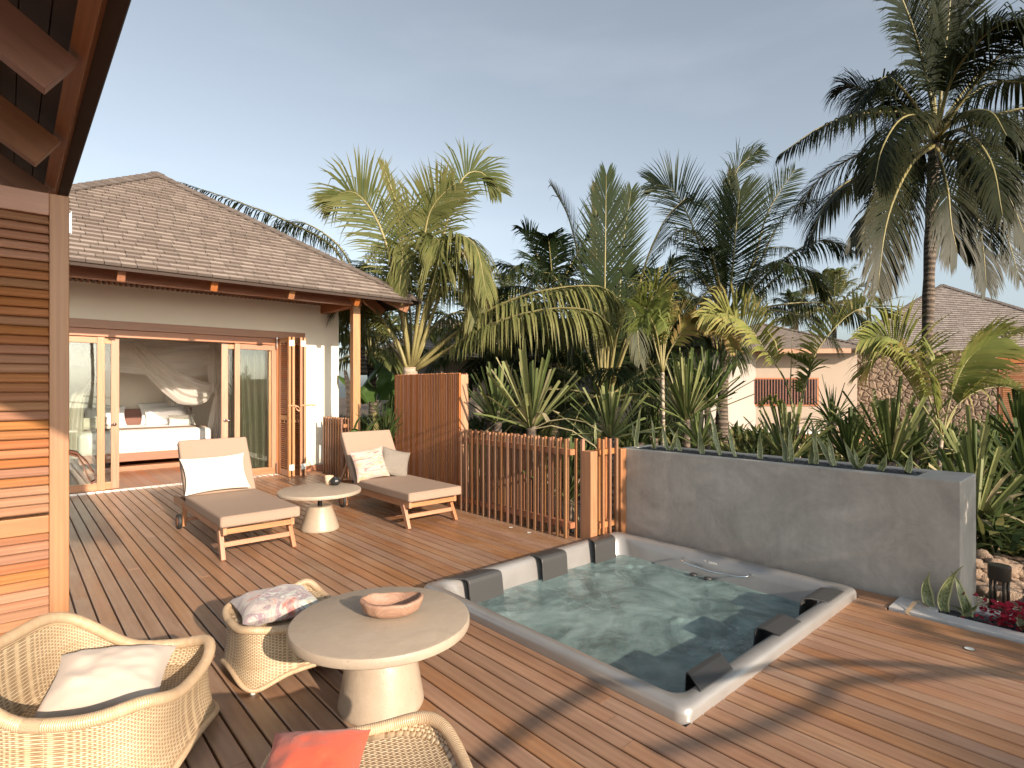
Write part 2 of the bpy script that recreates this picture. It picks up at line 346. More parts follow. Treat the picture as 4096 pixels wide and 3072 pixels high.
def tubm():
    w=N('tub_acrylic'); p=w.n('TexCoord').outputs['Object']; n=w.noise(w.map(p,(1,1,14)),3,3,.5); n2=w.noise(p,2.5,4,.6,1)
    c=w.mix(n2,(.255,.245,.235),(.375,.36,.345)); 
    b=w.pr(c,w.math('ADD',w.math('MULTIPLY',n,.12),.25),Metallic=.4); b.inputs['Coat Weight'].default_value=.35; b.inputs['Coat Roughness'].default_value=.18
    return w.done(b)
M['tub']=tubm()
M['tubpillow']=plain('tub_headrest',(.045,.045,.045),.42,(200,.1,.001),var=.08)
def waterm():
    w=N('tub_water'); p=w.n('TexCoord').outputs['Object']
    n=w.noise(p,2.1,5,.6,1.2); n2=w.noise(p,9,7,.75,2.5); n3=w.noise(p,34,4,.7,1.5); n4=w.noise(w.map(p,(1,1,1),(5,3,0)),1.3,4,.6,.8)
    aer=w.ramp(n,[(.34,(.42,.42,.42)),(.60,(.78,.78,.78))])
    foam=w.math('MULTIPLY',w.ramp(n2,[(.52,(0,0,0)),(.66,(1,1,1))]),w.ramp(n4,[(.52,(0,0,0)),(.62,(1,1,1))]))
    c=w.mix(w.math('MULTIPLY',foam,.38),w.ramp(n,[(.30,(.15,.245,.24)),(.70,(.26,.37,.36))]),(.62,.68,.66))
    h=w.math('ADD',w.math('MULTIPLY',n2,.6),w.math('MULTIPLY',n3,.4)); nr=w.bump(h,.42,.035)
    d=w.n('BsdfDiffuse',ins={'Color':c,'Normal':nr}); t=w.n('BsdfTransparent',ins={'Color':(.60,.82,.80)})
    b=w.n('MixShader',ins={0:w.math('ADD',aer,w.math('MULTIPLY',foam,.4),clamp=True),1:t,2:d})
    g=w.n('BsdfGlossy',ins={'Color':(1,1,1),'Roughness':.04,'Normal':nr}); fr=w.n('Fresnel',ins={'IOR':1.38,'Normal':nr})
    return w.done(w.n('MixShader',ins={0:fr,1:b,2:g}))
M['water']=waterm()

# ================================================================= SETTING
def struct(name,mb,m,**k): return tag(mb.build(name,m,**k),kind='structure')
g=MB(); g.add([(-60,-40,-.22),(90,-40,-.22),(90,90,-.22),(-60,90,-.22)],[(0,1,2,3)]); struct('ground',g,M['soil'])
def sheet(name,pts,z,m):
    g=MB(); n=len(pts); g.add([(x,y,z) for x,y in pts],[tuple(range(n))]); return struct(name,g,m)
sheet('gravel_path',[(5.3,-5),(7.4,-5),(7.0,1.5),(6.9,3),(6.2,4.4),(5.7,4.6),(5.7,2),(5.3,.6)],-.205,M['gravel'])
sheet('garden_path',[(5.2,4.7),(6.4,4.5),(6.7,7.5),(6.6,11),(5.3,11),(5.1,7)],-.208,M['gravel'])
sheet('sandy_ground',[(13,-6),(40,-6),(40,30),(13,30)],-.214,M['sand'])
# deck: one plank per line, cut around the tub and at the kerb
TX0,TX1,TY0,TY1=2.38,4.84,1.42,3.72
dk=MB(); pitch=.1035
def plank(x0,x1,y0,y1,rn):
    c=.004; z0,z1=-.03,0; o=R.random()*50; jz=R.uniform(-.0012,.0012); z1+=jz
    pr=[(x0,z0),(x1,z0),(x1,z1-c),(x1-c,z1),(x0+c,z1),(x0,z1-c)]
    vs=[(x,y0,z) for x,z in pr]+[(x,y1,z) for x,z in pr]
    gp=[(v[1]+o,v[0]*1.0+o*.7,v[2]) for v in vs]
    dk.add(vs,[(0,1,2,3,4,5),(11,10,9,8,7,6)]+[(i,i+6,(i+1)%6+6,(i+1)%6) for i in range(6)],gp,rn)
i=0; x=2.431-pitch*57
nails=MB()
while x<5.06:
    xa,xb=x+.0053,x+pitch-.0053; xc=x+pitch/2
    if xc<4.62: segs=[(-3.2,10.52)]
    elif xc<4.74: segs=[(-3.2,3.92)]
    else: segs=[(1.215,3.92)] if xc<5.05 else []
    if xc>4.62 and xc<4.95: segs.append((9.0,10.52))
    if xc>4.49 and xc<4.62: segs=[(-3.2,10.52)]
    out=[]
    cl=None
    for TE,sg in((TX0,1),(TX1,-1)):
        if xa<TE<xb: cl=(xa,TE-.002) if sg==1 else (TE+.002,xb)
    for a,b in segs:
        if cl and a<TY0 and b>TY1:
            out+=[(a,TY0+.0),(TY1,b)]
            if cl[1]-cl[0]>.012: plank(cl[0],cl[1],TY0+.001,TY1-.001,R.random())
        elif xb>TX0+.01 and xa<TX1-.01 and a<TY0 and b>TY1: out+= [(a,TY0+.015),(TY1-.015,b)]
        else: out.append((a,b))
    for a,b in out:
        y=a
        while y<b-.01:
            L=R.uniform(1.7,3.4); e=min(b,y+L)
            if b-e<.5: e=b
            plank(xa,xb,y,e-(.0015 if e<b else 0),R.random()); y=e
    x+=pitch; i+=1
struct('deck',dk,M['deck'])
g=MB(); g.box((-3.4,-3.3,-.21),(4.72,TY0-.02,-.045)); g.box((-3.4,TY1+.02,-.21),(4.62,10.5,-.045)); g.box((-3.4,TY0-.02,-.21),(TX0-.01,TY1+.02,-.045)); struct('deck_substructure',g,M['ceil'])
# ---------------------------------------------------------------- bungalow
FY=10.55
def louvre_leaf(root,x0,y0,y1,z1=2.49,th=.042,flip=1,strap=False):
    """a folded shutter leaf standing along Y, thickness along X"""
    l=MB(); st=.075
    l.box((x0,y0,.01),(x0+th,y0+st,z1)); l.box((x0,y1-st,.01),(x0+th,y1,z1))
    for za,zb in((.012,.12),(1.0,1.09),(z1-.09,z1-.002)): l.box((x0+.002,y0+st,za),(x0+th-.002,y1-st,zb))
    leaf=l.build('shutter_leaf',M['teak'],root,bevel=.003)
    s=MB(); z=.15
    while z<z1-.11:
        if not .97<z<1.1:
            Mx=Matrix.Translation((x0+th/2,0,z))@Matrix.Rotation(math.radians(38*flip),4,'Y')
            s.box((-.024,y0+st,-.004),(.024,y1-st,.004),M=Mx)
        z+=.036
    s.build('slats',M['teak_red'],leaf)
    return leaf
B=empty('bungalow','white rendered garden bungalow with hipped shingle roof and open glass front, nearest on the left','bungalow',(0,0,0))
w=MB()
w.box((-.75,FY,2.62),(4.87,FY+.18,3.2)); w.box((4.12,FY,-.05),(4.87,FY+.18,2.62)); w.box((-.75,FY,-.05),(-.45,FY+.18,2.62))
w.box((4.69,FY+.18,-.05),(4.87,15.0,3.2)); w.box((-.75,FY+.18,-.05),(-.57,15.0,3.2)); w.box((-.75,15.0,-.05),(4.87,15.2,3.2))
w.build('wall',M['white'],B)
w=MB(); w.box((-.57,14.9,.0),(4.69,14.995,3.1)); w.box((4.6,FY+.2,0),(4.685,14.9,3.1)); w.box((-.565,FY+.2,0),(-.5,14.9,3.1)); w.build('inner_wall',M['room'],B)
w=MB(); w.box((-.5,FY+.2,2.75),(4.6,14.9,2.8)); w.build('ceiling',M['ceil'],B)
w=MB()
x=-.55
while x<4.6: w.box((x,FY+.02,-.05),(x+.115,14.9,.012)); x+=.117
w.build('floor',M['teak_red'],B)
fr=MB() # door casing
fr.box((-.45,FY-.03,2.49),(4.19,FY+.10,2.62)); fr.box((-.45,FY+.005,2.37),(3.81,FY+.13,2.487))
fr.box((3.68,FY+.0,.0),(3.81,FY+.13,2.368)); fr.box((4.06,FY-.025,0),(4.16,FY+.06,2.488)); fr.box((-.45,FY,0),(-.35,FY+.13,2.368))
fr.box((4.162,FY-.022,.0),(4.87,FY-.001,.105)); fr.box((2.98,FY+.01,.0),(3.678,FY+.09,.12))
fr.build('door_frame',M['teak_red'],B,bevel=.004)
w=MB(); w.box((-.45,FY-.04,-.01),(3.68,FY+.0,.018)); w.build('door_track',M['steel'],B)
def gdoor(x0,x1,y,st,hand=None,bott=.11):
    f=MB(); f.box((x0,y,.02),(x0+st,y+.05,2.365)); f.box((x1-st,y,.02),(x1,y+.05,2.365))
    f.box((x0+st,y+.002,.02),(x1-st,y+.048,.02+bott)); f.box((x0+st,y+.002,2.27),(x1-st,y+.048,2.36))
    o=f.build('glass_door',M['teak'],B,bevel=.004)
    p=MB(); p.box((x0+st-.01,y+.02,.1),(x1-st+.01,y+.028,2.29)); p.build('pane',M['glass'],o)
    if hand:
        h=MB(); h.lathe([(.0,0),(.026,0),(.026,.012),(0,.012)],n=16); 
        h.v=[(hand[0]+a,y-.0-c,1.02+b) for a,b,c in h.v]
        h.tube([(hand[0],y-.01,1.02),(hand[0],y-.05,1.02),(hand[0]+hand[1]*.13,y-.05,1.015)],.009,8); h.build('handle',M['steel'],o,smooth=True)
    return o
gdoor(-.35,1.11,FY+.02,.096); gdoor(.05,1.30,FY+.08,.105,(1.24,-1)); gdoor(2.766,3.67,FY+.08,.105,(2.82,1)); gdoor(2.965,3.68,FY+.02,.085)
sh=empty('folding_shutter','four louvred teak shutter leaves folded together beside the lit white wall of the bungalow','shutter',(0,0,0))
for k,(xx,fl) in enumerate([(3.70,1),(3.768,-1),(3.905,1),(3.973,-1)]):
    louvre_leaf(sh,xx,10.03,10.52,flip=fl)
for xx in(3.74,3.945):
    for z in(.12,2.33): hg=MB(); hg.box((xx-.03,10.022,z),(xx+.055,10.029,z+.10)); hg.tube([(xx+.02,10.015,z-.01),(xx+.02,10.015,z+.11)],.008,6); hg.build('hinge',M['plastic_w'],sh)
for z in(2.3,.02): hg=MB(); hg.tube([(3.66,10.50,z),(3.66,10.50,z+.2)],.012,6); hg.build('hinge',M['steel'],sh)
sp=MB()
def ribbon(mb,pts,wd,wdir=(0,0,1),rnd=None,th=0):
    vs=[];gp=[];L=0;W=Vector(wdir)*wd/2
    for i,p in enumerate(pts):
        p=Vector(p); 
        if i: L+=(p-Vector(pts[i-1])).length
        vs+= [p-W,p+W]; gp+=[(-1,L,0),(1,L,0)]
    mb.add(vs,[(2*i,2*i+1,2*i+3,2*i+2) for i in range(len(pts)-1)],gp,rnd)
ribbon(sp,[(4.02,10.02,1.27),(4.08,10.0,1.275),(4.14,9.98,1.27),(4.17,9.98,1.262)],.03); ribbon(sp,[(3.69,10.02,1.27),(3.8,10.015,1.27),(3.86,10.0,1.25),(3.89,9.99,1.2),(3.87,9.985,1.17),(3.83,9.99,1.2),(3.80,10.0,1.26)],.025)
ribbon(sp,[(3.9,10.02,1.27),(4.02,10.02,1.27)],.03)
o=sp.build('strap',M['leather_lt'],sh); m=o.modifiers.new('s','SOLIDIFY'); m.thickness=.004
# roof builder -----------------------------------------------------------
def shingle_face(mb,A,Bp,Cp,Dp,exp=.137,wd=.205,th=.026,lift=.02):
    """A,B eave ends; D above A, C above B (C may equal D)"""
    A,Bp,Cp,Dp=map(Vector,(A,Bp,Cp,Dp)); e=(Bp-A).normalized(); n=e.cross((Dp+Cp)/2-(A+Bp)/2).normalized()
    up=n.cross(e).normalized()
    Ls=lambda s,P,Q:(Q-P)*(s/((Q-P).dot(up))) 
    S=(Dp-A).dot(up); rows=int(S/exp)
    for j in range(rows+1):
        s0=j*exp; s1=min(S,s0+exp*1.25)
        if s0>=S-.02: break
        l0=(A+Ls(s0,A,Dp)-A).dot(e); r0=(Bp+Ls(s0,Bp,Cp)-A).dot(e); l1=(A+Ls(s1,A,Dp)-A).dot(e); r1=(Bp+Ls(s1,Bp,Cp)-A).dot(e)
        x=l0-R.random()*wd
        while x<r0:
            ww=wd*R.uniform(.8,1.2); xa,xb=x+.003,x+ww-.003; x+=ww
            xa+=.001; xb-=.001; a0,b0=max(xa,l0),min(xb,r0)
            if b0-a0<.01: continue
            a1,b1=min(max(xa,l1),r1),max(min(xb,r1),l1)
            jt=R.uniform(0,.004); sb=s0-R.uniform(0,.003)
            P=lambda xx,s,h:A+e*xx+up*s+n*h
            hb=lift+th+jt; o_=R.random()*30
            vs=[P(a0,sb,lift-.012),P(b0,sb,lift-.012),P(b1,s1,.0),P(a1,s1,.0),P(a0,sb,hb),P(b0,sb,hb),P(b1,s1,.008),P(a1,s1,.008)]
            gp=[(q[0]+o_,q[1]+o_,(q[1]-sb)/exp) for q in[(a0,sb),(b0,sb),(b1,s1),(a1,s1)]*2]
            mb.add(vs,[(0,3,2,1),(4,5,6,7),(0,1,5,4),(1,2,6,5),(3,0,4,7)],gp)
def hipcap(mb,P,Q,n1,n2,step=.17,wd=.145):
    P=Vector(P);Q=Vector(Q);t=(Q-P).normalized();L=(Q-P).length;s=0
    for nn in(n1,n2):
        nn=Vector(nn).normalized(); sd=t.cross(nn).normalized(); 
        s=0
        sgn=1 if sd.z<0 else -1
        while s<L:
            a=P+t*s+nn*.045; b=P+t*min(L,s+step*1.2)+nn*.03
            vs=[a,a+sd*wd*sgn,b+sd*wd*sgn,b]; vs+= [v+nn*.024 for v in vs]
            mb.add(vs,[(0,3,2,1),(4,5,6,7),(0,1,5,4),(1,2,6,5),(2,3,7,6),(3,0,4,7)],[(v[0],v[1],0) for v in vs]); s+=step
def pyramid(root,cx,cy,hx,hy,ez,az,mat,ridge=0,rz=0,exp=.137,wd=.205):
    Mx=Matrix.Translation((cx,cy,0))@Matrix.Rotation(rz,4,'Z')
    T=lambda x,y,z:Mx@Vector((x,y,z))
    c=[T(-hx,-hy,ez),T(hx,-hy,ez),T(hx,hy,ez),T(-hx,hy,ez)]; a1=T(-ridge,0,az);a2=T(ridge,0,az)
    u=MB(); dn=Vector((0,0,-.03))
    u.add([q+dn*.3 for q in c]+[a1,a2],[(0,1,5,4),(1,2,5),(2,3,4,5),(3,0,4)])
    u.add([q+dn*1.5 for q in c]+[a1+dn*2,a2+dn*2],[(4,5,1,0),(5,2,1),(5,4,3,2),(4,0,3)])
    for k in range(4):
        p,q=c[k],c[(k+1)%4]; u.add([p+dn*1.5,q+dn*1.5,q+dn*.3,p+dn*.3],[(0,1,2,3)])
    rf=u.build('roof',M['ceil'],root)
    s=MB()
    shingle_face(s,c[0],c[1],a2,a1,exp,wd); shingle_face(s,c[1],c[2],a2,a2,exp,wd); shingle_face(s,c[2],c[3],a1,a2,exp,wd); shingle_face(s,c[3],c[0],a1,a1,exp,wd)
    fn=[(c[1]-c[0]).cross(a1-c[0]),(c[2]-c[1]).cross(a2-c[1]),(c[3]-c[2]).cross(a2-c[2]),(c[0]-c[3]).cross(a1-c[3])]
    s.build('shingles',mat,rf)
    h=MB()
    for k,ap in enumerate([a1,a2,a2,a1]): hipcap(h,c[k],ap,fn[k],fn[(k-1)%4])
    h.build('hip_cap',mat,rf)
    return rf,c,(a1,a2)
rf,cc,ap=pyramid(B,2.04,12.06,3.46,3.46,3.12,5.50,M['shingle'])
sl=.69
def raft(*a):
    ra=MB(); ra.beam(*a); ra.build('rafter',M['teak_red'],rf,bevel=.004)
for k in range(7):                 # rafter tails on the front side, rising inwards
    x=4.36-k*1.09
    LL=min(2.2,3.1-abs(x-2.04))
    if LL>.5: raft((x,8.72,3.03),(x,8.72+LL,3.03+sl*LL),.09,.17)
for k in range(5):
    y=9.74+k*1.09; raft((5.38,y,3.03),(4.5,y,3.03+sl*.88),.09,.17)
raft((5.36,8.74,3.02),(3.9,10.2,3.02+sl*1.46),.10,.2)
w=MB(); w.box((-1.3,9.16,3.03),(4.66,9.30,3.21)); w.box((4.50,9.302,3.02),(4.64,15,3.19)); w.build('eave_beam',M['teak_red'],B,bevel=.005)
w=MB(); w.box((4.50,9.163,0.0),(4.635,9.297,3.027)); w.build('post',M['teak'],B,bevel=.006)
w=MB()
x=-1.3
while x<4.8: w.box((x,9.31,3.17),(x+.035,FY+.1,3.21)); x+=.07
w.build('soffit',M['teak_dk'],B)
w=MB(); w.box((4.88,10.8,-.2),(4.98,15.1,2.6)); w.build('stone_cladding',M['stone'],B)
# curtain, bed
cu=MB(); cu.grid(lambda u,v:(2.98+.62*u*(1-.25*(1-v)*0)+.02*math.sin(v*5),10.86+.05*math.sin(u*34+2*math.sin(v*3))+.03*math.sin(u*11+v*2),.04+2.28*v),90,20,lambda u,v:(u*.7,v*2.3,0))
tag(cu.build('curtain',M['curtain'],smooth=True),'olive linen curtain gathered behind the glass at the right of the doorway','curtain')
bed=empty('bed','wide teak bed with white linen seen through the open glass doors','bed',(2.0,12.6,0))
def cubed(mb,a,b,r=.05,**k): mb.box(a,b,**k)
b_=MB(); b_.box((-1.05,0.06,.2),(1.12,2.15,.36)); b_.box((-.98,.16,.0),(1.05,2.1,.1)); b_.build('bed_base',M['teak_red'],bed,bevel=.01)
b_=MB(); b_.box((-1.06,.04,.34),(1.13,2.15,.77)); b_.build('mattress',M['linen'],bed,bevel=.09,seg=5,smooth=True)
b_=MB(); b_.box((-1.072,.45,.55),(1.142,.85,.782)); b_.build('throw',M['fabric'],bed,bevel=.02,seg=3)
b_=MB(); b_.box((-1.1,2.16,.2),(1.2,2.22,1.12)); b_.build('headboard',M['head'],bed,bevel=.01)
def pillow(name,label,c,right,up,w,h,t,mat,group=None,cat='pillow',n=26,seed=0,wr=.012,flat=0):
    r=Vector(right).normalized(); u=Vector(up); u=(u-r*u.dot(r)).normalized(); nn=r.cross(u)
    mb=MB()
    for sgn in(1,-1):
        def P(a,b):
            x=2*a-1;y=2*b-1
            X=w/2*x*(1-.10*(1-y*y)**1.0*abs(x)**2); Y=h/2*y*(1-.10*(1-x*x)*abs(y)**2)
            z=t/2*((1-abs(x)**2.4)*(1-abs(y)**2.4))**.5
            q=Vector((x*2.2+seed*7,y*2.2,sgn)); z+=wr*noise.noise(q*1.6)*(1-max(abs(x),abs(y))**4)+wr*.7*abs(noise.noise(Vector((x*1.2+y*3+seed,y*1.1-x,seed))))*(1-max(abs(x),abs(y))**6)
            if sgn<0: z=z*(1-flat)
            return r*X+u*Y+nn*z*sgn
        k=MB.grid
        vs=[];gp=[]
        for j in range(n+1):
            for i in range(n+1): vs.append(P(i/n,j/n)); gp.append((w*i/n,h*j/n,0))
        fs=[(j*(n+1)+i,j*(n+1)+i+1,(j+1)*(n+1)+i+1,(j+1)*(n+1)+i) for j in range(n) for i in range(n)]
        if sgn<0: fs=[f[::-1] for f in fs]
        mb.add(vs,fs,gp,.5)
    o=mb.build(name,mat,None,smooth=True,loc=c)
    return tag(o,label,cat,group)
pillow('pillow','white bed pillow leaning at the left, behind the door stile',(1.52,14.45,.98),(1,0,0),(0,.45,.9),.75,.5,.2,M['linen'],'white pillows on the bed',seed=1)
pillow('pillow','large white bed pillow standing at the back right of the bed against the headboard',(2.62,14.62,1.04),(1,-.05,.08),(0,.35,.9),.95,.5,.2,M['linen'],'white pillows on the bed',seed=2)
pillow('pillow','white bed pillow leaning in front of another, behind the dotted cushion',(2.60,14.40,.97),(1,0,.06),(0,.45,.9),.8,.45,.2,M['linen'],'white pillows on the bed',seed=3)
pillow('cushion','small dotted cushion at the right of the bed',(2.84,13.98,.88),(1,0,0),(0,.5,.9),.52,.26,.13,M['dots'],'dotted cushions on the bed','cushion',seed=4)
pillow('cushion','dotted cushion at the left of the bed, seen through the glass',(1.22,13.9,.88),(1,0,0),(0,.5,.9),.6,.26,.13,M['dots'],'dotted cushions on the bed','cushion',seed=5)
netE=empty('bed_canopy','sheer cream mosquito net draped and knotted above the bed','canopy net',(2.1,12.9,0))
NO=Vector((2.1,12.9,0))
def netpart(net,nm): net.v=[tuple(Vector(v)-NO) for v in net.v]; net.build(nm,M['net'],netE,smooth=True)
def swag(p,q,sag,drop,n=30,m=12,ph=0):
    p=Vector(p);q=Vector(q)
    def P(u,v):
        a=p.lerp(q,u); s=sag*4*u*(1-u); a=a-Vector((0,0,s*(.15+.85*v)))-Vector((0,0,drop*v)); a.y+=.05*math.sin(u*9+v*7+ph)
        return a
    net=MB(); net.grid(P,n,m,lambda u,v:(v*.6,u*2,0)); netpart(net,'valance')
swag((.85,12.95,2.50),(3.42,12.95,2.50),.05,.30); swag((.85,12.97,2.46),(3.40,12.97,2.30),.10,.45)
def net_curve(pts,wd,n=30):
    pts=[Vector(p) for p in pts]
    def P(u,v):
        k=u*(len(pts)-1); i=min(int(k),len(pts)-2); t=k-i
        g=lambda j:pts[max(0,min(len(pts)-1,j))]
        a=.5*((2*g(i))+(-g(i-1)+g(i+1))*t+(2*g(i-1)-5*g(i)+4*g(i+1)-g(i+2))*t*t+(-g(i-1)+3*g(i)-3*g(i+1)+g(i+2))*t**3)
        wa,wb=wd[min(i,len(wd)-1)],wd[min(i+1,len(wd)-1)]; ww=(wa[0]*(1-t)+wb[0]*t,wa[1]*(1-t)+wb[1]*t)
        return a+Vector((math.sin(v*9)*.02+(v-.5)*ww[0],.05*math.sin(v*20+u*4),(v-.5)*ww[1]))
    net=MB(); net.grid(P,n,24,lambda u,v:(v*.9,u*2,0)); netpart(net,'drape')
net_curve([(1.75,12.92,2.46),(2.15,12.9,1.98),(2.65,12.9,1.55),(3.1,12.9,1.46),(3.28,12.9,1.62)],[(.25,.12),(.25,.35),(.2,.55),(.2,.42),(.22,.1)])
net_curve([(3.30,12.9,2.48),(3.36,12.9,2.0),(3.34,12.9,1.62),(3.30,12.9,1.42)],[(.42,0),(.55,0),(.42,0),(.12,0)])
net_curve([(3.28,12.9,1.45),(3.30,12.9,1.0),(3.30,12.9,.5),(3.30,12.9,.15)],[(.12,0),(.34,0),(.46,0),(.5,0)])
net_curve([(1.05,12.92,2.48),(1.3,12.9,1.95),(.95,12.9,1.4),(.85,12.9,.3)],[(.5,.1),(.3,.3),(.2,0),(.4,0)])
net_curve([(2.75,14.7,2.5),(2.8,14.6,1.6),(2.95,14.6,.9)],[(.3,0),(.4,0),(.45,0)])

# ================================================================= FENCES / SCREEN
def slat_fence(name,label,p,q,n,zt=1.05,z0=.0,double=True,rails=True,side=1):
    p=Vector((*p,0));q=Vector((*q,0));t=(q-p).normalized();s=Vector((t.y,-t.x,0))*side
    f=empty(name,label,'fence',p)
    sl=MB(); L=(q-p).length
    for i in range(n):
        a=t*(L*(i/(n-1))); k=.014
        sl.beam(a+Vector((0,0,z0)),a+Vector((0,0,zt+R.uniform(-.004,.004))),.028,.032,up=t)
        if double:
            a2=a+s*.105+t*(L/(n-1)*.5)
            if i<n-1: sl.beam(a2+Vector((0,0,z0)),a2+Vector((0,0,zt+R.uniform(-.004,.004))),.028,.032,up=t)
    sl.build('slats',M['teak_fence'],f,bevel=.002,seg=1)
    for z in(.135,.91): r=MB(); r.beam(s*.052+Vector((0,0,z))-t*.03,t*(L+.0)+s*.052+Vector((0,0,z)),.07,.062); r.build('rail',M['teak_red'],f,bevel=.004)
    return f,t,s
f,t,s=slat_fence('slat_fence','low open fence of thin teak slats between the tall screen and the corner post',(4.50,5.94),(4.50,3.99),18)
w=MB(); w.box((4.49,3.78,0),(4.60,3.90,.93)); 
w.v=[(a-4.50,b-5.94,c) for a,b,c in w.v]; w.build('corner_post',M['teak'],f,bevel=.004)
w=MB(); w.box((-.008,-2.045,0),(.03,-2.015,1.05)); w.build('post_slat',M['teak'],f)
w=MB(); w.box((4.945,3.74,0),(5.045,3.84,.93)); w.v=[(a-4.50,b-5.94,c) for a,b,c in w.v]; w.build('wall_post',M['teak_red'],f,bevel=.004)
f2,_,_=slat_fence('slat_fence','short return of teak fence joining the corner post to the concrete wall',(4.67,3.765),(4.90,3.765),3,side=-1)
f3,_,_=slat_fence('slat_fence','low teak slat fence between the bungalow wall and its roof post',(4.50,10.2),(4.50,9.36),9)
sc=empty('slat_screen','tall privacy screen of closely set teak slats standing beside the right-hand lounger','screen',(4.5,6.07,0))
sl=MB(); k=0; y=0
while y<1.67: sl.box((0,y,0),(.03,y+.024,1.79+R.uniform(-.003,.003))); y+=.0415
sl.build('slats',M['teak_red'],sc,bevel=.002,seg=1)
sl=MB()
y=.02
while y<1.64: sl.box((.13,y,0),(.15,y+.026,1.79)); y+=.0415
sl.build('back_slats',M['teak_dk'],sc)
w=MB(); w.box((.033,-.001,0),(.155,.022,1.77)); w.build('end_board',M['teak'],sc,bevel=.003)
for z in(.12,.9,1.66): w=MB(); w.box((.032,.024,z),(.088,1.66,z+.06)); w.build('rail',M['teak_dk'],sc)
# ================================================================= CONCRETE PLANTER WALL
pw=empty('planter_wall','long polished grey concrete wall with a planting trough along its top, behind the hot tub','planter wall',(5.05,.84,0))
def pwb(a,b): return (a[0]-5.05,a[1]-.84,a[2]),(b[0]-5.05,b[1]-.84,b[2])
w=MB(); 
def ringbox(mb,x0,x1,y0,y1,a0,a1,b0,b1,z0,zt,zi):
    vs=[(x0,y0,z0),(x1,y0,z0),(x1,y1,z0),(x0,y1,z0),(x0,y0,zt),(x1,y0,zt),(x1,y1,zt),(x0,y1,zt),(a0,b0,zt),(a1,b0,zt),(a1,b1,zt),(a0,b1,zt),(a0,b0,zi),(a1,b0,zi),(a1,b1,zi),(a0,b1,zi)]
    fs=[(0,1,5,4),(1,2,6,5),(2,3,7,6),(3,0,4,7),(4,5,9,8),(5,6,10,9),(6,7,11,10),(7,4,8,11),(8,9,13,12),(9,10,14,13),(10,11,15,14),(11,8,12,15),(12,13,14,15)]
    mb.add(vs,fs)
ringbox(w,0,.57,0,3.0,.10,.45,.29,2.92,-.2,.925,.86)
w.build('wall_body',M['conc'],pw,bevel=.01,seg=3)
def pebble_bed(x0,x1,y0,y1,z,n,name,parent=None,r0=.014,r1=.028):
    mb=MB()
    for i in range(n):
        cx,cy=R.uniform(x0,x1),R.uniform(y0,y1); r=R.uniform(r0,r1); a=R.random()*PI; sx,sy,sz=r,r*R.uniform(.6,.9),r*.5; zz=z+R.uniform(0,.012)
        vs=[];NN=6
        vs.append((cx,cy,zz-sz))
        for lat in(-.5,.0,.5):
            for k in range(NN):
                an=2*PI*k/NN; rr=math.sqrt(1-lat*lat*.9); X=math.cos(an)*rr*sx;Y=math.sin(an)*rr*sy
                vs.append((cx+X*math.cos(a)-Y*math.sin(a),cy+X*math.sin(a)+Y*math.cos(a),zz+lat*sz*1.3))
        vs.append((cx,cy,zz+sz))
        fs=[(0,1+(k+1)%NN,1+k) for k in range(NN)]+[(1+l*NN+k,1+l*NN+(k+1)%NN,1+(l+1)*NN+(k+1)%NN,1+(l+1)*NN+k) for l in range(2) for k in range(NN)]+[(1+2*NN+k,1+2*NN+(k+1)%NN,1+3*NN) for k in range(NN)]
        mb.add(vs,fs)
    return mb
pb=pebble_bed(5.165,5.485,1.145,3.745,.899,2400,'')
o=pb.build('pebbles',M['blackpeb'],None,smooth=True); tag(o,'black river pebbles filling the trough on top of the grey wall','pebbles',kind='stuff')
kb=MB(); kb.box((4.745,-3.4,-.2),(4.885,1.205,.012)); kb.box((5.10,-3.4,-.2),(5.24,.835,.012)); kb.box((4.885,.95,-.2),(5.045,1.205,.012)); kb.box((4.885,.838,-.21),(5.045,.949,-.03))
kb.box((4.885,-3.4,-.21),(5.1,.838,-.035))
tag(kb.build('planting_kerb',M['kerb'],bevel=.004),'low pale concrete kerb around the pebble bed at the edge of the deck','kerb')
pb=pebble_bed(4.89,5.09,-1.2,.94,-.018,1000,''); tag(pb.build('pebbles',M['blackpeb'],smooth=True),'black pebbles in the low bed beside the deck at the right','pebbles',kind='stuff')
# ================================================================= HOT TUB
tub=empty('hot_tub','sunken square hot tub with brushed grey rim set in the deck','hot tub',(3.61,2.57,0))
hx,hy=(TX1-TX0)/2,(TY1-TY0)/2
def rr(hx,hy,r,n=8):
    p=[]
    for cx,cy,a0 in((hx-r,hy-r,0),(-hx+r,hy-r,90),(-hx+r,-hy+r,180),(hx-r,-hy+r,270)):
        for k in range(n+1):
            a=math.radians(a0+90*k/n); p.append((cx+r*math.cos(a),cy+r*math.sin(a)))
    return p
prof=[(0,.0-.02,.07),(0.0,.035,.07),(.006,.058,.07),(.02,.070,.07),(.05,.073,.07),(.085,.070,.08),(.105,.058,.10),(.118,.03,.11),(.13,-.02,.13),(.15,-.16,.16),(.17,-.24,.17),(.22,-.30,.18),(.42,-.34,.2),(.50,-.38,.2),(.54,-.62,.2),(.60,-.70,.2),(.9,-.71,.15)]
tb=MB(); rings=[]
for ins,z,r in prof: rings.append([(x,y,z) for x,y in rr(hx-ins,hy-ins,r)])
n=len(rings[0]); vs=[p for rg in rings for p in rg]
tb.add(vs,[(i*n+k,i*n+(k+1)%n,(i+1)*n+(k+1)%n,(i+1)*n+k) for i in range(len(rings)-1) for k in range(n)])
tb.add([(x,y,z) for x,y,z in rings[-1]],[tuple(range(n))])
tb.build('shell',M['tub'],tub,smooth=True)
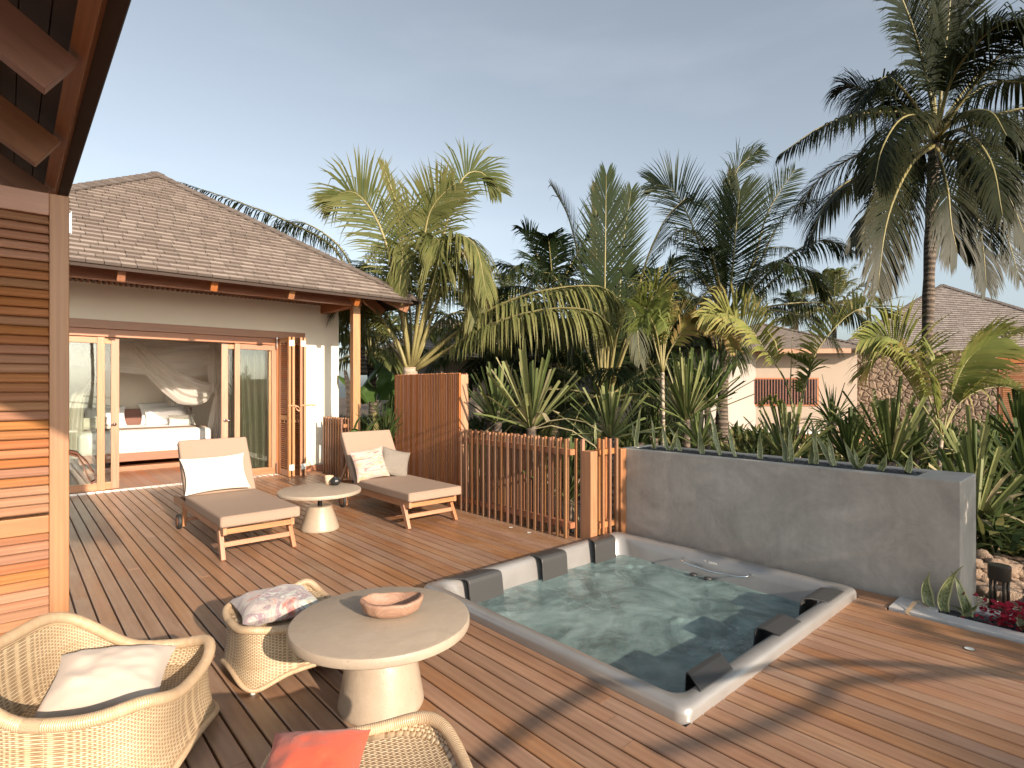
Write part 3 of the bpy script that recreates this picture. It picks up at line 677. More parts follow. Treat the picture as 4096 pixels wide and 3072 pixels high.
for k,(x,y,z,r_) in enumerate([(.80,.66,-.315,.045),(.68,.78,-.315,.04),(.92,.80,-.315,.04),(.76,.88,-.30,.035),(.0,.80,-.315,.05),(-.8,.72,-.315,.05),(-.15,-.72,-.315,.05),(.55,-.75,-.315,.05),(-.75,-.70,-.315,.05),(.3,-.1,-.69,.09),(-.35,-.25,-.69,.09),(-.1,-.5,-.69,.07)]):
    jm=MB(); jm.lathe([(0,.012),(r_*.5,.016),(r_*.8,.02),(r_,.012),(r_*1.05,0)],(x,y,z),20,cap=False); jm.build('jet',M['tubpillow'],tub,smooth=True)
wt=MB(); NX=150
def wz(x,y):
    v=Vector((x*2.2,y*2.2,0)); z=.007*noise.noise(v*1.4)+.004*noise.noise(v*4)
    for (cx,cy,rad,am) in((.85,.75,.28,.02),(-.75,-.2,.25,.016),(.1,-.35,.2,.014),(-.3,.5,.3,.012),(.5,-.7,.2,.016),(-.2,-.75,.22,.014)):
        d=math.hypot(x-cx,y-cy)
        if d<rad: z+=am*(1-(d/rad)**2)*(.35+noise.noise(Vector((x*13,y*13,cx)))*.8)
    return z
wt.grid(lambda u,v:((2*u-1)*(hx-.145),(2*v-1)*(hy-.145),-.115+wz((2*u-1)*hx,(2*v-1)*hy)),NX,NX)
wt.build('water',M['water'],tub,smooth=True)
def headrest(x0,x1,sy,skew=0):
    P=[(.04,.079),(.09,.085),(.145,.090),(.178,.087),(.198,.072),(.205,.045),(.212,-.05),(.220,-.15)]
    T=.011; top=P; bot=[(a-(.0 if i<3 else T*min(1,(i-2)/2)),b-(T if i<4 else T*.5 if i==4 else 0)) for i,(a,b) in enumerate(P)]
    mb=MB(); loop=top+bot[::-1]; n=len(loop); vs=[]
    for xx in(x0,x1):
        for a,b in loop: vs.append((xx+skew*(a-.03)*(1),sy*(hy-a),b))
    fs=[(i,(i+1)%n,n+(i+1)%n,n+i) for i in range(n)]
    for i in range(len(P)-1): fs.append((i,n-1-i,n-2-i,i+1)); fs.append((n+i+1,n+n-2-i,n+n-1-i,n+i))
    mb.add(vs,fs); return mb.build('headrest',M['tubpillow'],tub,bevel=.004)
for sy in(1,-1):
    headrest(-1.04,-.70,sy,.8); headrest(-.09,.23,sy); headrest(.72,1.04,sy,-.5)
h=MB(); hxw=hx-.15
h.tube([(hxw+.01,.27,.005),(hxw-.045,.25,-.005),(hxw-.062,.2,-.015),(hxw-.07,-.05,-.03),(hxw-.062,-.3,-.015),(hxw-.045,-.36,-.005),(hxw+.01,-.37,.005)],.0085,8); h.build('grab_handle',M['chrome'],tub,smooth=True)
def text(body,size,mat,loc,rot,parent,name,ext=.0008):
    c=bpy.data.curves.new(name,'FONT'); c.body=body; c.size=size; c.extrude=ext; c.align_x='CENTER'
    t=bpy.data.objects.new(name,c); C.objects.link(t); bpy.context.view_layer.update()
    me=bpy.data.meshes.new_from_object(t.evaluated_get(bpy.context.evaluated_depsgraph_get())); bpy.data.objects.remove(t)
    me.materials.clear(); me.materials.append(mat)
    o=bpy.data.objects.new(name,me); C.objects.link(o); o.location=loc; o.rotation_euler=rot
    if parent: o.parent=parent
    return o
text('USSPA',.028,M['plastic_w'],(hx-.1415,-.03,.012),(math.radians(80),0,-PI/2),tub,'lettering')
lg=MB(); lg.tube([(hx-.139,.052+.009*math.cos(a),.022+.009*math.sin(a)) for a in [k*.5 for k in range(10)]],.0016,5); lg.build('emblem',M['plastic_w'],tub)
for (x,y) in((hx-.21,.12),(hx-.21,-.02)): jet=MB(); jet.lathe([(0.0,.0),(.035,.0),(.034,.012),(.0,.02)],(x,y,-.105),18); jet.build('control_knob',M['tubpillow'],tub,smooth=True)
# ================================================================= LOUNGERS
def lounger(label):
    r=empty('sun_lounger',label,'sun lounger',(0,0,0),group='teak sun loungers on the deck')
    # local: x across, y 0 at foot -> + towards head, cushion 0..1.4 flat then backrest
    def slab(P0,P1,name,mat,hw,th,z,parent):
        pass
    c=MB(); hw=.365; pts=[(0.0,.31,.415),(1.40,.315,.42)]
    def cushion(segs):
        m_=MB(); vs=[];nx=9
        return m_
    seat=MB(); seat.box((-hw,0,.312),(hw,1.42,.418)); so=seat.build('seat_cushion',M['fabric'],r,smooth=False,bevel=.022,seg=4)
    ang=math.radians(58); Mx=Matrix.Translation((0,1.40,.315))@Matrix.Rotation(ang,4,'X')
    bk=MB(); bk.box((-hw,.0,.012),(hw,.74,.112),M=Mx); bk.build('back_cushion',M['fabric'],r,bevel=.022,seg=4)
    pi_=MB()
    for zz in(.328,.402): pi_.tube([(-hw+.002,.03,zz),(-hw+.012,.002,zz),(hw-.012,.002,zz),(hw-.002,.03,zz)],.004,6)
    pi_.build('piping',M['fabric'],so)
    f=MB()
    for sx in(-1,1):
        f.beam((sx*.31,.06,.27),(sx*.31,2.12,.27),.035,.075)
        f.beam((sx*.29,1.42,.295),(sx*.29,1.42+math.cos(ang)*.7,.295+math.sin(ang)*.7),.03,.05,up=(0,-1,0))
    f.beam((-.31,.08,.262),(.31,.08,.262),.03,.05)
    f.beam((-.31,2.1,.26),(.31,2.1,.26),.03,.05)
    for k in range(11): f.beam((-.3,.16+k*.12,.300),(.3,.16+k*.12,.300),.055,.018)
    for k in range(5): f.beam((-.28,1.42+math.cos(ang)*(.1+k*.14)+.02,.31+math.sin(ang)*(.1+k*.14)),(.28,1.42+math.cos(ang)*(.1+k*.14)+.02,.31+math.sin(ang)*(.1+k*.14)),.05,.016,up=(0,-math.sin(ang),math.cos(ang)))
    for sx in(-1,1): f.beam((sx*.25,1.42+math.cos(ang)*.45+.03,.3+math.sin(ang)*.42),(sx*.25,2.0,.24),.025,.035)
    f.beam((-.25,1.98,.245),(.25,1.98,.245),.03,.03)
    f.build('frame',M['teak'],r,bevel=.004)
    for sx in(-1,1):
        l=MB(); o=.06
        l.beam((sx*.315,.22,.275),(sx*.325,.07,.0),.042,.075,up=(0,1,0),w2=.038,h2=.05); l.build('leg',M['teak'],r,bevel=.004)
        l=MB(); l.beam((sx*.315,1.62,.275),(sx*.315,1.66,.03),.042,.06,up=(0,1,0)); l.build('leg',M['teak'],r,bevel=.004)
        wv=MB(); wv.lathe([(.0,-.018),(.08,-.018),(.085,-.01),(.085,.01),(.08,.018),(0,.018)],n=24); wv.v=[(sx*.365+b3,1.66+a1,.086+a2) for a1,a2,b3 in wv.v]
        wh=wv.build('wheel',M['rubber'],r); hb=MB(); hb.lathe([(0,-.022),(.05,-.021),(.05,.021),(0,.022)],n=20); hb.v=[(sx*.365+b3,1.66+a1,.086+a2) for a1,a2,b3 in hb.v]; hb.build('hub',M['teak_dk'] if 1 else M['steel'],wh)
    s=MB(); s.beam((-.31,.135,.13),(.31,.135,.13),.028,.045); s.build('stretcher',M['teak'],r,bevel=.003); s=MB(); s.beam((-.31,1.655,.1),(.31,1.655,.1),.025,.04); s.build('stretcher',M['teak'],r,bevel=.003)
    return r
L1=lounger('teak sun lounger nearest the bungalow doors, with one plain cream pillow on its beige cushion'); L1.location=(1.80,5.55,0)
L2=copy_tree(L1); L2.location=(3.68,5.40,0); L2['label']='teak sun lounger beside the tall slat screen, carrying a tie-dye and a grey pillow'
a58=math.radians(58); bu=(0,math.cos(a58),math.sin(a58))
pillow('pillow','large cream ribbed pillow on the left sun lounger',(1.74,5.55+1.37,.63),(1,-.03,.03),bu,.66,.44,.16,M['cream'],seed=6)
pillow('pillow','pink and white tie-dye pillow on the right sun lounger',(3.50,6.66,.60),(1,-.12,.12),(0,.42,.9),.44,.42,.14,M['dye_pink'],seed=7)
pillow('pillow','grey waffle pillow standing on its corner on the right sun lounger',(3.86,6.64,.585),(.93,-.25,-.28),(.28,.40,.85),.40,.40,.13,M['waffle'],seed=8)
# ================================================================= TABLES
def pedestal(label,cx,cy,R0,zt,th,rb,rt,hb,pole):
    t=empty('pedestal_table',label,'table',(cx,cy,0),group='round stone pedestal tables')
    m_=MB(); m_.lathe([(0,zt-th),(R0-.012,zt-th),(R0-.003,zt-th+.006),(R0,zt-th+.014),(R0,zt-.012),(R0-.004,zt-.003),(R0-.012,zt),(0,zt)],n=96); m_.build('tabletop',M['table'],t,smooth=True).modifiers.new('e','EDGE_SPLIT').split_angle=.6
    m_=MB(); m_.lathe([(0,0.002),(rb-.004,.002),(rb,.012),(rb-.002,.03),(rt+.006,hb-.01),(rt,hb),(0,hb)],n=64); m_.build('pedestal',M['tablebase'],t,smooth=True).modifiers.new('e','EDGE_SPLIT').split_angle=.6
    if pole: m_=MB(); m_.lathe([(.024,hb-.01),(.024,zt-th)],n=16,cap=False); m_.build('pole',M['black'],t,smooth=True)
    return t
pedestal('low round beige table between the two sun loungers, on a short black pole',2.62,6.16,.45,.446,.045,.21,.125,.265,True)
pedestal('big round beige coffee table in the foreground, carrying the wooden bowl',1.41,2.56,.445,.435,.052,.213,.145,.384,False)
m_=MB(); m_.lathe([(0,0),(.038,0),(.045,.004),(.052,.10),(.048,.10),(.042,.012),(0,.012)],n=24); tag(m_.build('cup',M['candle'],smooth=True,loc=(2.84,6.41,.447)),'small tan cup on the table between the loungers','cup')
m_=MB(); m_.lathe([(0,0),(.03,0),(.052,.02),(.062,.045),(.055,.07),(.035,.088),(.033,.094),(.028,.09),(.03,.08),(0,.03)],n=28); 
m_.v=[(x*(1+.05*math.cos(9*math.atan2(y,x))),y*(1+.05*math.cos(9*math.atan2(y,x))),z) for x,y,z in m_.v]
tag(m_.build('vase',M['vase'],smooth=True,loc=(2.87,6.30,.447)),'round black ribbed vase beside the cup','vase')
bo=MB()
def bp(u,v):
    a=2*PI*u
    if v<.5: k=v*2; r=.5+.5*math.sin(k*PI/2)**.8; z=.085*k**1.6
    else: k=(1-v)*2; r=(.10+.80*math.sin(k*PI/2)**.9) ; z=.012+.073*k**2.2
    if v>=.5: r=max(0.0,(math.sin(k*PI/2)**.9)*.9)
    if v==0: r=.42
    w_=.004*noise.noise(Vector((math.cos(a)*3,math.sin(a)*3,v*3)))
    return (.175*r*math.cos(a)*(1+.02*math.cos(a))+w_,.108*r*math.sin(a)+w_,z+(.008*noise.noise(Vector((a*2,0,5)))+.012*math.cos(a)*0 if .35<v<.65 else 0)+.015*abs(math.cos(a))**3*(1 if .3<v<.7 else .3))
bo.grid(bp,56,26,lambda u,v:(math.cos(2*PI*u)*.5,math.sin(2*PI*u)*.5+v*.3,v*.3),closed=True)
bo.add([(.42*.175*math.cos(2*PI*k/32),.42*.108*math.sin(2*PI*k/32),.0) for k in range(32)],[tuple(range(31,-1,-1))])
o=bo.build('wooden_bowl',M['bowl'],smooth=True,loc=(1.46,2.55,.438)); o.scale=(.92,.92,.95); o.rotation_euler=(0,0,math.radians(-33)); tag(o,'rough oval hand-carved wooden bowl on the big round table','bowl')
# ================================================================= WICKER CHAIRS
def spow(c,p): return math.copysign(abs(c)**p,c)
def rattan(label,cx,cy,fwd,a,b,rimz,botz,seatz,group,rimr=.026,waist=.95,cat='chair',name='rattan_chair',inner=.12):
    t=empty(name,label,cat,(cx,cy,0),math.atan2(fwd[1],fwd[0])-PI/2,group)
    ex=2/3.6
    def S(th,k): return Vector((a*k*spow(math.cos(th),ex),b*k*spow(math.sin(th),ex),0))
    NT=120
    rim=[S(2*PI*i/NT,1)+Vector((0,0,rimz(2*PI*i/NT))) for i in range(NT)]
    bot=[S(2*PI*i/NT,1.07)+Vector((0,0,botz(2*PI*i/NT))) for i in range(NT)]
    per=sum((rim[i]-rim[i-1]).length for i in range(NT))
    sk=MB(); NV=16
    def P(u,v):
        i=int(round(u*NT))%NT; th=2*PI*i/NT; p=rim[i];q=bot[i]; z=p.z+(q.z-p.z)*v
        k=1+(1.06-1)*v-(1-waist)*math.sin(PI*min(1,v*.95))**1.2*.8
        r=S(th,k); return (r.x,r.y,z)
    sk.grid(P,NT,NV,lambda u,v:(u*per,rim[int(round(u*NT))%NT].z*(1-v)+bot[int(round(u*NT))%NT].z*v,0))
    sk.build('skirt',M['weave'],t,smooth=True)
    ib=MB()
    def Q(u,v):
        i=int(round(u*NT))%NT; th=2*PI*i/NT; p=rim[i]
        k=1-inner*v if v<.5 else (1-inner*.5)*(1-(v-.5)*2)*1.0
        if v<.5:
            f=v*2; k=1-inner*f**1.3; z=p.z-(p.z-seatz-.03)*(math.sin(f*PI/2))
        else:
            f=(v-.5)*2; k=(1-inner)*(1-f); z=seatz+.03*(1-f)**3*(1-f*.0)-.0
        r=S(th,k); return (r.x,r.y,z)
    def QG(u,v):
        p=Q(u,v)
        return (p[0],p[1]+ (p[2]),0) if v>=.5 else (u*per,-p[2],0)
    ib.grid(lambda u,v:Q(u,v*.4999),NT,12,lambda u,v:(u*per,-Q(u,v*.4999)[2],0))
    ib.grid(lambda u,v:Q(u,.5+v*.5),NT,12,lambda u,v:(Q(u,.5+v*.5)[0],Q(u,.5+v*.5)[1],0))
    ib.build('seat',M['weave'],t,smooth=True)
    rb=MB(); rb.tube(rim,rimr,12,closed=True); rb.build('rim',M['rim'],t,smooth=True)
    rb=MB(); rb.tube(bot,rimr*.62,8,closed=True); rb.tube([Vector(P(i/NT,.06)) for i in range(NT)],.006,6,closed=True); rb.build('base_rim',M['rim'],t,smooth=True)
    for i in range(4):
        ft=MB(); th=PI/4+i*PI/2; p=S(th,1.06); ft.lathe([(.012,0),(.014,.03)],(p.x,p.y,0),10); ft.build('foot',M['plastic_w'],t)
    return t
def cnr(th): return abs(math.sin(2*th))**1.5
yF=lambda th:math.sin(th)     # +1 front, -1 back
rattan('large rattan lounge chair at the lower left corner, holding an oat-coloured pillow',.315,2.97,(.81,-.58),.375,.35,
       lambda th:.315+.05*max(0,math.cos(th))+.045*cnr(th)*(.5+.5*yF(th))+.24*max(0,-yF(th))**1.3+.02*cnr(th)*0, lambda th:.028+.05*(1-cnr(th)),.20,'rattan seats around the coffee table',.025)
rattan('square rattan seat behind the coffee table, holding a tie-dye pillow',1.19,3.31,(0,-1),.275,.27,
       lambda th:.305+.02*cnr(th)+.07*cnr(th)*max(0,-math.sin(th))*max(0,-math.cos(th)), lambda th:.022+.055*(1-cnr(th)),.285,'rattan seats around the coffee table',.021,.965,'chair')
rattan('rattan chair at the bottom edge, holding an orange pillow',.78,1.48,(.37,.93),.31,.40,
       lambda th:.37+.035*cnr(th)+.12*max(0,-yF(th)), lambda th:.028+.05*(1-cnr(th)),.33,'rattan seats around the coffee table',.021)
pillow('pillow','oat-coloured pillow in the large rattan chair',(.325,2.97,.325),(.93,-.36,-.07),(.12,.86,.36),.45,.35,.20,M['cushion_beige'],seed=11,wr=.014)
pillow('pillow','multicoloured tie-dye pillow on the rattan seat behind the coffee table',(1.15,3.31,.355),(1,-.10,.0),(.10,1,.0),.43,.40,.14,M['dye_multi'],seed=12)
pillow('pillow','orange pillow on the front rattan chair',(.665,1.655,.40),(.784,-.62,0),(.55,.70,.33),.31,.38,.18,M['orange'],seed=13,wr=.012)
# ================================================================= OWN VILLA (left): roof overhang and louvred door
sl=.69
V=empty('villa_roof','dark timber roof overhang with heavy rafters in the upper left corner','roof',(0,0,3.1))
EX=.30
bd=MB(); y=-2.0
def rp(x,up,y): # point at slope
    return (x,y,up)
n_=0; s=0
bd.add([(EX,-2,.0),(EX,9.2,.0),(EX-3.4,9.2,3.4*sl),(EX-3.4,-2,3.4*sl),(EX,-2,.03),(EX,9.2,.03),(EX-3.4,9.2,3.4*sl+.03),(EX-3.4,-2,3.4*sl+.03)],[(0,1,2,3),(4,7,6,5),(0,4,5,1),(3,2,6,7),(0,3,7,4),(1,5,6,2)])
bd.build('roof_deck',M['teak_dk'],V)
sg=MB(); A=Vector((EX+.0,9.2,.04));
shingle_face(sg,(EX+.02,-2,.035),(EX+.02,9.2,.035),(EX-3.2,9.2,3.2*sl+.035),(EX-3.2,-2,3.2*sl+.035)); sg.build('shingles',M['shingle'],V)
un=MB(); # underside boards seen from below
k=0
while k<26:
    a=k*.125; un.beam((EX-.004-a*.823,-2,-.012+a*.568),(EX-.004-a*.823,9.2,-.012+a*.568),.118,.012,up=(.568,0,.823)); k+=1
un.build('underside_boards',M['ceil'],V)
nv=Vector((-.568,0,-.823))
for i in range(-4,7):
    y=3.165+i*1.09
    p=Vector((.245,y,-.04))+nv*.1+nv*.02; rf_=MB(); rf_.beam(p,p+Vector((-2.6,0,2.6*sl)),.075,.2,up=(.568,0,.823)); rf_.build('rafter',M['teak_mid'],V,bevel=.004)
for k_,(dx,wd) in enumerate([(.055,.075),(.42,.05),(.78,.05),(1.15,.05),(1.5,.05)]): bt=MB(); bt.beam(Vector((EX-dx,-2,-.045+dx*sl)),Vector((EX-dx,9.2,-.045+dx*sl)),wd,.045,up=(.568,0,.823)); bt.build('batten',M['teak_mid'],V,bevel=.003)
D=empty('louvred_door','tall louvred teak door panel at the left edge of the picture','door',(0,3.60,0))
PY=0; xr=.232; xl=-.62; zt=2.56
fm=MB(); fm.box((xr-.078,PY,.01),(xr,PY+.045,zt)); fm.box((xl,PY,.01),(xl+.08,PY+.045,zt)); fm.box((xl+.08,PY+.002,zt-.11),(xr-.078,PY+.043,zt)); fm.box((xl+.08,PY+.002,.012),(xr-.078,PY+.043,.2)); fm.box((xl+.08,PY+.002,.88),(xr-.078,PY+.043,.965))
fm.build('frame',M['teak_door'],D,bevel=.004)
sl_=MB(); z=.22
while z<zt-.125:
    if not .865<z<.975:
        Mx=Matrix.Translation((0,PY+.022,z))@Matrix.Rotation(math.radians(52),4,'X'); sl_.box((xl+.082,-.026,-.005),(xr-.08,.026,.005),M=Mx)
    z+=.046
sl_.build('slats',M['teak_door'],D)
fm=MB(); q=.055; fm.box((xr-.09,PY+q,.01),(xr-.012,PY+q+.04,zt-.02)); fm.box((xl+.08,PY+q,.01),(xr-.09,PY+q+.04,.2)); fm.box((xl+.08,PY+q+.01,.2),(xr-.09,PY+q+.03,zt-.12)); fm.box((xl+.08,PY+q,zt-.12),(xr-.09,PY+q+.04,zt-.02)); fm.build('folded_leaf',M['teak_dk'],D)
hh=MB(); hh.box((xr,PY+.01,2.38),(xr+.006,PY+.03,2.48)); hh.tube([(xr+.009,PY+.02,2.38),(xr+.009,PY+.02,2.49)],.004,6); hh.build('hinge',M['steel'],D)
hs=MB(); SH=.1
pts=[(xr-.002,PY-.012,1.165),(xr+.03,PY-.02,1.15),(xr+.055,PY-.03,1.10),(xr+.07,PY-.04,1.04),(xr+.085,PY-.035,1.01),(xr+.105,PY-.03,1.02),(xr+.10,PY-.02,1.06),(xr+.07,PY-.012,1.12),(xr+.03,PY-.006,1.17),(xr-.002,PY+.0,1.18)]
ribbon(hs,[(a,b,c+SH) for a,b,c in pts],.035,(0,.9,.3)); o=hs.build('strap_handle',M['leather'],D,smooth=True); m=o.modifiers.new('s','SOLIDIFY'); m.thickness=.004
# ================================================================= VEGETATION
def catmull(pts,n):
    pts=[Vector(p) for p in pts]; out=[]
    g=lambda j:pts[max(0,min(len(pts)-1,j))] if 0<=j<len(pts) else (pts[0]*2-pts[1] if j<0 else pts[-1]*2-pts[-2])
    for q in range(n+1):
        k=q/n*(len(pts)-1); i=min(int(k),len(pts)-2); t=k-i
        out.append(.5*((2*g(i))+(-g(i-1)+g(i+1))*t+(2*g(i-1)-5*g(i)+4*g(i+1)-g(i+2))*t*t+(-g(i-1)+3*g(i)-3*g(i+1)+g(i+2))*t**3))
    return out
def frond(lf,st,pts,ll=.6,lw=.024,droop=.5,nl=70,rnd=.4,start=.22,up=(0,0,1),sweep=(.5,1.05),vee=.25,r0=.035,tipfold=0,jit=.06,curl=0):
    P=catmull(pts,60); up=Vector(up)
    st.tube([P[i] for i in range(0,61,4)],[r0*(1-.88*i/60) for i in range(0,61,4)],6,rnd=.5)
    zz=Vector((0,0,-1))
    for sg in(-1,1):
        for k in range(nl):
            kink=R.random()<.10
            u=start+(1-start)*(k+R.uniform(-.35,.35))/nl; u=max(start,min(.995,u)); f=u*60; i=min(int(f),59); b=P[i].lerp(P[i+1],f-i); t=(P[i+1]-P[i]).normalized()
            sd=t.cross(up); 
            if sd.length<.05: sd=t.cross(Vector((CS,-SN,0)))
            sd=sd.normalized()*sg; nn=sd.cross(t)*sg
            if nn.z<0 and abs(up.z)>.5: nn=nn
            v=(u-start)/(1-start); L=ll*max(.12,math.sin(PI*(.10+.84*v)))**.7*R.uniform(.86,1.1)
            sw=sweep[0]+(sweep[1]-sweep[0])*v+R.uniform(-jit,jit)*(3 if kink else 1)
            d=(sd*math.cos(sw)+t*math.sin(sw)+nn*vee*(1-v*.5)).normalized()
            dr=droop*R.uniform(.6,1.3)+(R.uniform(.6,2.0) if kink else 0)
            p0=b; d1=(d+zz*dr*.25).normalized(); p1=p0+d1*L*.35; d2=(d+zz*dr*.9).normalized(); p2=p1+d2*L*.35; d3=(d+zz*dr*2.0).normalized(); p3=p2+d3*L*.33
            w0=lw*R.uniform(.8,1.15); wv=d.cross(nn).normalized()
            q=rnd+R.uniform(-.13,.13); q=max(0,min(1,q)); q3=min(1,q+.18)
            vs=[p0-wv*w0*.3,p0+wv*w0*.3,p1-wv*w0*.5,p1+wv*w0*.5,p2-wv*w0*.4,p2+wv*w0*.4,p3]
            lf.add(vs,[(0,1,3,2),(2,3,5,4),(4,5,6)],None,[q,q,q,q,q,q3,q3])
def palm(label,base,trunk,fronds,mat,group='coconut palms behind the deck',tr=.14,tmat='trunk',name='palm_tree',cat='palm tree',auto=None,boot=True,**kw):
    o=empty(name,label,cat,tuple(base),group=group); b=Vector(base)
    if trunk:
        pts=catmull([Vector(p)-b for p in trunk],24); tb_=MB(); 
        tb_.tube(pts,[tr*(1.25-.45*min(1,i/24*3) if i<8 else .8+.06*math.sin(i*2.1)) for i in range(25)],14); tb_.build('trunk',M[tmat],o,smooth=True)
    lf=MB();st=MB(); top=Vector(trunk[-1])-b if trunk else Vector((0,0,0))
    for fd in fronds:
        k=dict(kw); k.update(fd.get('k',{})); frond(lf,st,[Vector(p)-b for p in fd['p']],**k)
    if auto:
        n,L,ll=auto['n'],auto['L'],auto.get('ll',.55); el0=auto.get('el',(1.35,-.2))
        for i in range(n):
            v=(i+.5)/n; az=i*2.39996+auto.get('rot',0)+R.uniform(-.15,.15); el=el0[0]+(el0[1]-el0[0])*v**1.0+R.uniform(-.1,.1); LL=L*R.uniform(.85,1.1)*(.8+.2*math.sin(PI*min(1,v*1.2)))
            d=Vector((math.cos(az)*math.cos(el),math.sin(az)*math.cos(el),math.sin(el))); h=Vector((math.cos(az),math.sin(az),0))
            sag=LL*(.10+.32*v if el>.2 else .42)*auto.get('sag',1)
            pts=[top,top+d*LL*.35,top+d*LL*.7-Vector((0,0,sag*.4)),top+d*LL*.88+h*.0-Vector((0,0,sag))]
            k=dict(kw); k['rnd']=min(1,max(0,auto.get('rnd',.35)+(v-.5)*auto.get('rr',.5)+R.uniform(-.08,.08))); k['ll']=ll; k['droop']=auto.get('droop',.3)+v*auto.get('dd',.9); k['up']=(h.x*-.0+.001,0,1) if el<1.25 else (CS*0+h.x,h.y,.6)
            frond(lf,st,pts,**k)
    cr=lf.build('crown',mat,o); st.build('frond_stems',M['petiole'],cr,smooth=True)
    return o
def F(d,*p,**k):
    """frond drawn through points seen at depth d (+ per-point depth change)"""
    return {'p':[U(q[0],q[1],d+(q[2] if len(q)>2 else 0)) for q in p],'k':k}
cam=Vector((0,0,H))
VW=(-SN,-CS,.15)   # fronds whose flat side faces the deck
# -- P1 : sunlit coconut behind the screen
d=10.6
palm('short sunlit yellow-green coconut palm beside the bungalow roof corner, behind the slat screen',U(1640,1760,d),[U(1640,1760,d),U(1642,1600,d),U(1640,1470,d)],[
 F(d,(1640,1470),(1602,1210,-.3),(1540,960,-.5),(1471,820,-.5),(1395,765,-.4),(1312,805,-.3),rnd=.45,up=VW,ll=.95,nl=84,droop=.25,lw=.034),
 F(d,(1645,1470),(1606,1180),(1596,870),(1560,740),(1528,655),rnd=.62,up=VW,ll=.45,sweep=(1.2,1.45),droop=.0,vee=0,nl=50),
 F(d,(1650,1470),(1672,1200),(1700,930,-.2),(1735,820,-.3),(1815,735,-.4),rnd=.5,up=VW,ll=.85,droop=.15,nl=88,lw=.032),
 F(d,(1655,1470),(1720,1180),(1790,880,.2),(1850,715,.3),(1925,690,.4),(2005,770,.4),rnd=.3,up=VW,ll=.75,droop=.3,nl=80,lw=.034),
 F(d,(1645,1470),(1690,1150,-.3),(1730,960,-.6),(1760,1010,-.9),(1700,1240,-1.0),rnd=.45,ll=.95,droop=1.3,nl=88,lw=.036),
 F(d,(1650,1470),(1720,1150,-.3),(1800,960,-.6),(1900,980,-.9),(1945,1180,-1.1),rnd=.5,ll=.95,droop=1.6,nl=88,lw=.036),
 F(d,(1645,1470),(1760,1120,.2),(1850,1000,.3),(1925,1090,.5),(1950,1250,.6),rnd=.95,ll=.6,droop=1.5,nl=50),
 F(d,(1635,1470),(1600,1180,-.1),(1590,1000,-.3),(1610,1000,-.5),(1595,1180,-.7),rnd=.5,ll=.75,droop=1.5,nl=76,lw=.036),
 F(d,(1630,1470),(1560,1330),(1480,1210,.2),(1400,1190,.4),(1330,1280,.6),rnd=.45,ll=.95,droop=1.8,nl=76),
 F(d,(1630,1480),(1580,1350),(1500,1270,.6),(1420,1260,1.0),(1350,1330,1.4),rnd=.4,ll=.9,droop=1.8,nl=76),
 F(d,(1630,1480),(1560,1380,1),(1480,1320,1.8),(1420,1340,2.4),rnd=.3,ll=.9,droop=1.8,nl=50),
 F(d,(1655,1480),(1800,1350,-.2),(1990,1225,-.6),(2190,1160,-1.0),(2390,1145,-1.2),(2480,1200,-1.2),rnd=.52,ll=.95,droop=2.2,nl=96,lw=.036,r0=.045),
 F(d,(1655,1485),(1790,1400,-.3),(1960,1300,-.9),(2170,1240,-1.4),(2350,1240,-1.7),(2440,1300,-1.7),rnd=.5,ll=.95,droop=2.2,nl=96,lw=.036,r0=.045),
 F(d,(1650,1480),(1740,1300,.3),(1860,1250,.6),(1960,1340,.9),rnd=.35,ll=.8,droop=1.8,nl=76),
 F(d,(1640,1480),(1640,1250,1),(1600,1130,1.5),(1560,1150,2.2),rnd=.2,ll=.9,droop=1.2,nl=80),
 F(d,(1650,1480),(1700,1280,1),(1760,1150,1.5),(1860,1180,2.2),rnd=.2,ll=.9,droop=1.3,nl=80),
 F(d,(1645,1470),(1620,1200,.4),(1600,980,.6),(1640,860,.7),(1730,850,.8),rnd=.3,up=VW,ll=.9,nl=88,droop=.5,lw=.03),
 F(d,(1650,1470),(1730,1200,.5),(1800,1040,.7),(1890,1010,.8),(1960,1120,.9),rnd=.3,ll=.95,nl=88,droop=1.4,lw=.036),
 F(d,(1640,1470),(1600,1250,.5),(1540,1120,.8),(1470,1060,1),(1400,1090,1.2),rnd=.3,ll=.95,nl=88,droop=1.0,lw=.03),
 F(d,(1655,1470),(1760,1180,-.2),(1830,1080,-.4),(1890,1120,-.6),(1900,1290,-.7),rnd=.55,ll=.95,nl=88,droop=1.6,lw=.03),
 F(d,(1650,1475),(1740,1390,.3),(1830,1300,.5),(1930,1290,.7),(2020,1380,.8),rnd=.4,ll=.9,nl=80,droop=1.8,lw=.03),
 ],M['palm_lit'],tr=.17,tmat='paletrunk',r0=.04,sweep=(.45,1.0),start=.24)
# -- palm behind the bungalow roof
d=13.5
palm('palm behind the bungalow roof whose fronds droop over the shingles',U(1440,1500,d),[U(1440,1500,d),U(1440,1250,d)],[
 F(d,(1440,1250),(1400,1060),(1330,960),(1210,890),(1100,900),rnd=.3,ll=.9,droop=1.2,nl=60),
 F(d,(1440,1250),(1350,1010),(1180,900),(960,810),(720,728),rnd=.5,ll=.85,droop=.9,nl=80,lw=.034),
 F(d,(1440,1250),(1450,1100),(1500,1000),(1560,1000),rnd=.3,ll=.8,droop=1.0,nl=50),
 ],M['palm'],tr=.15)
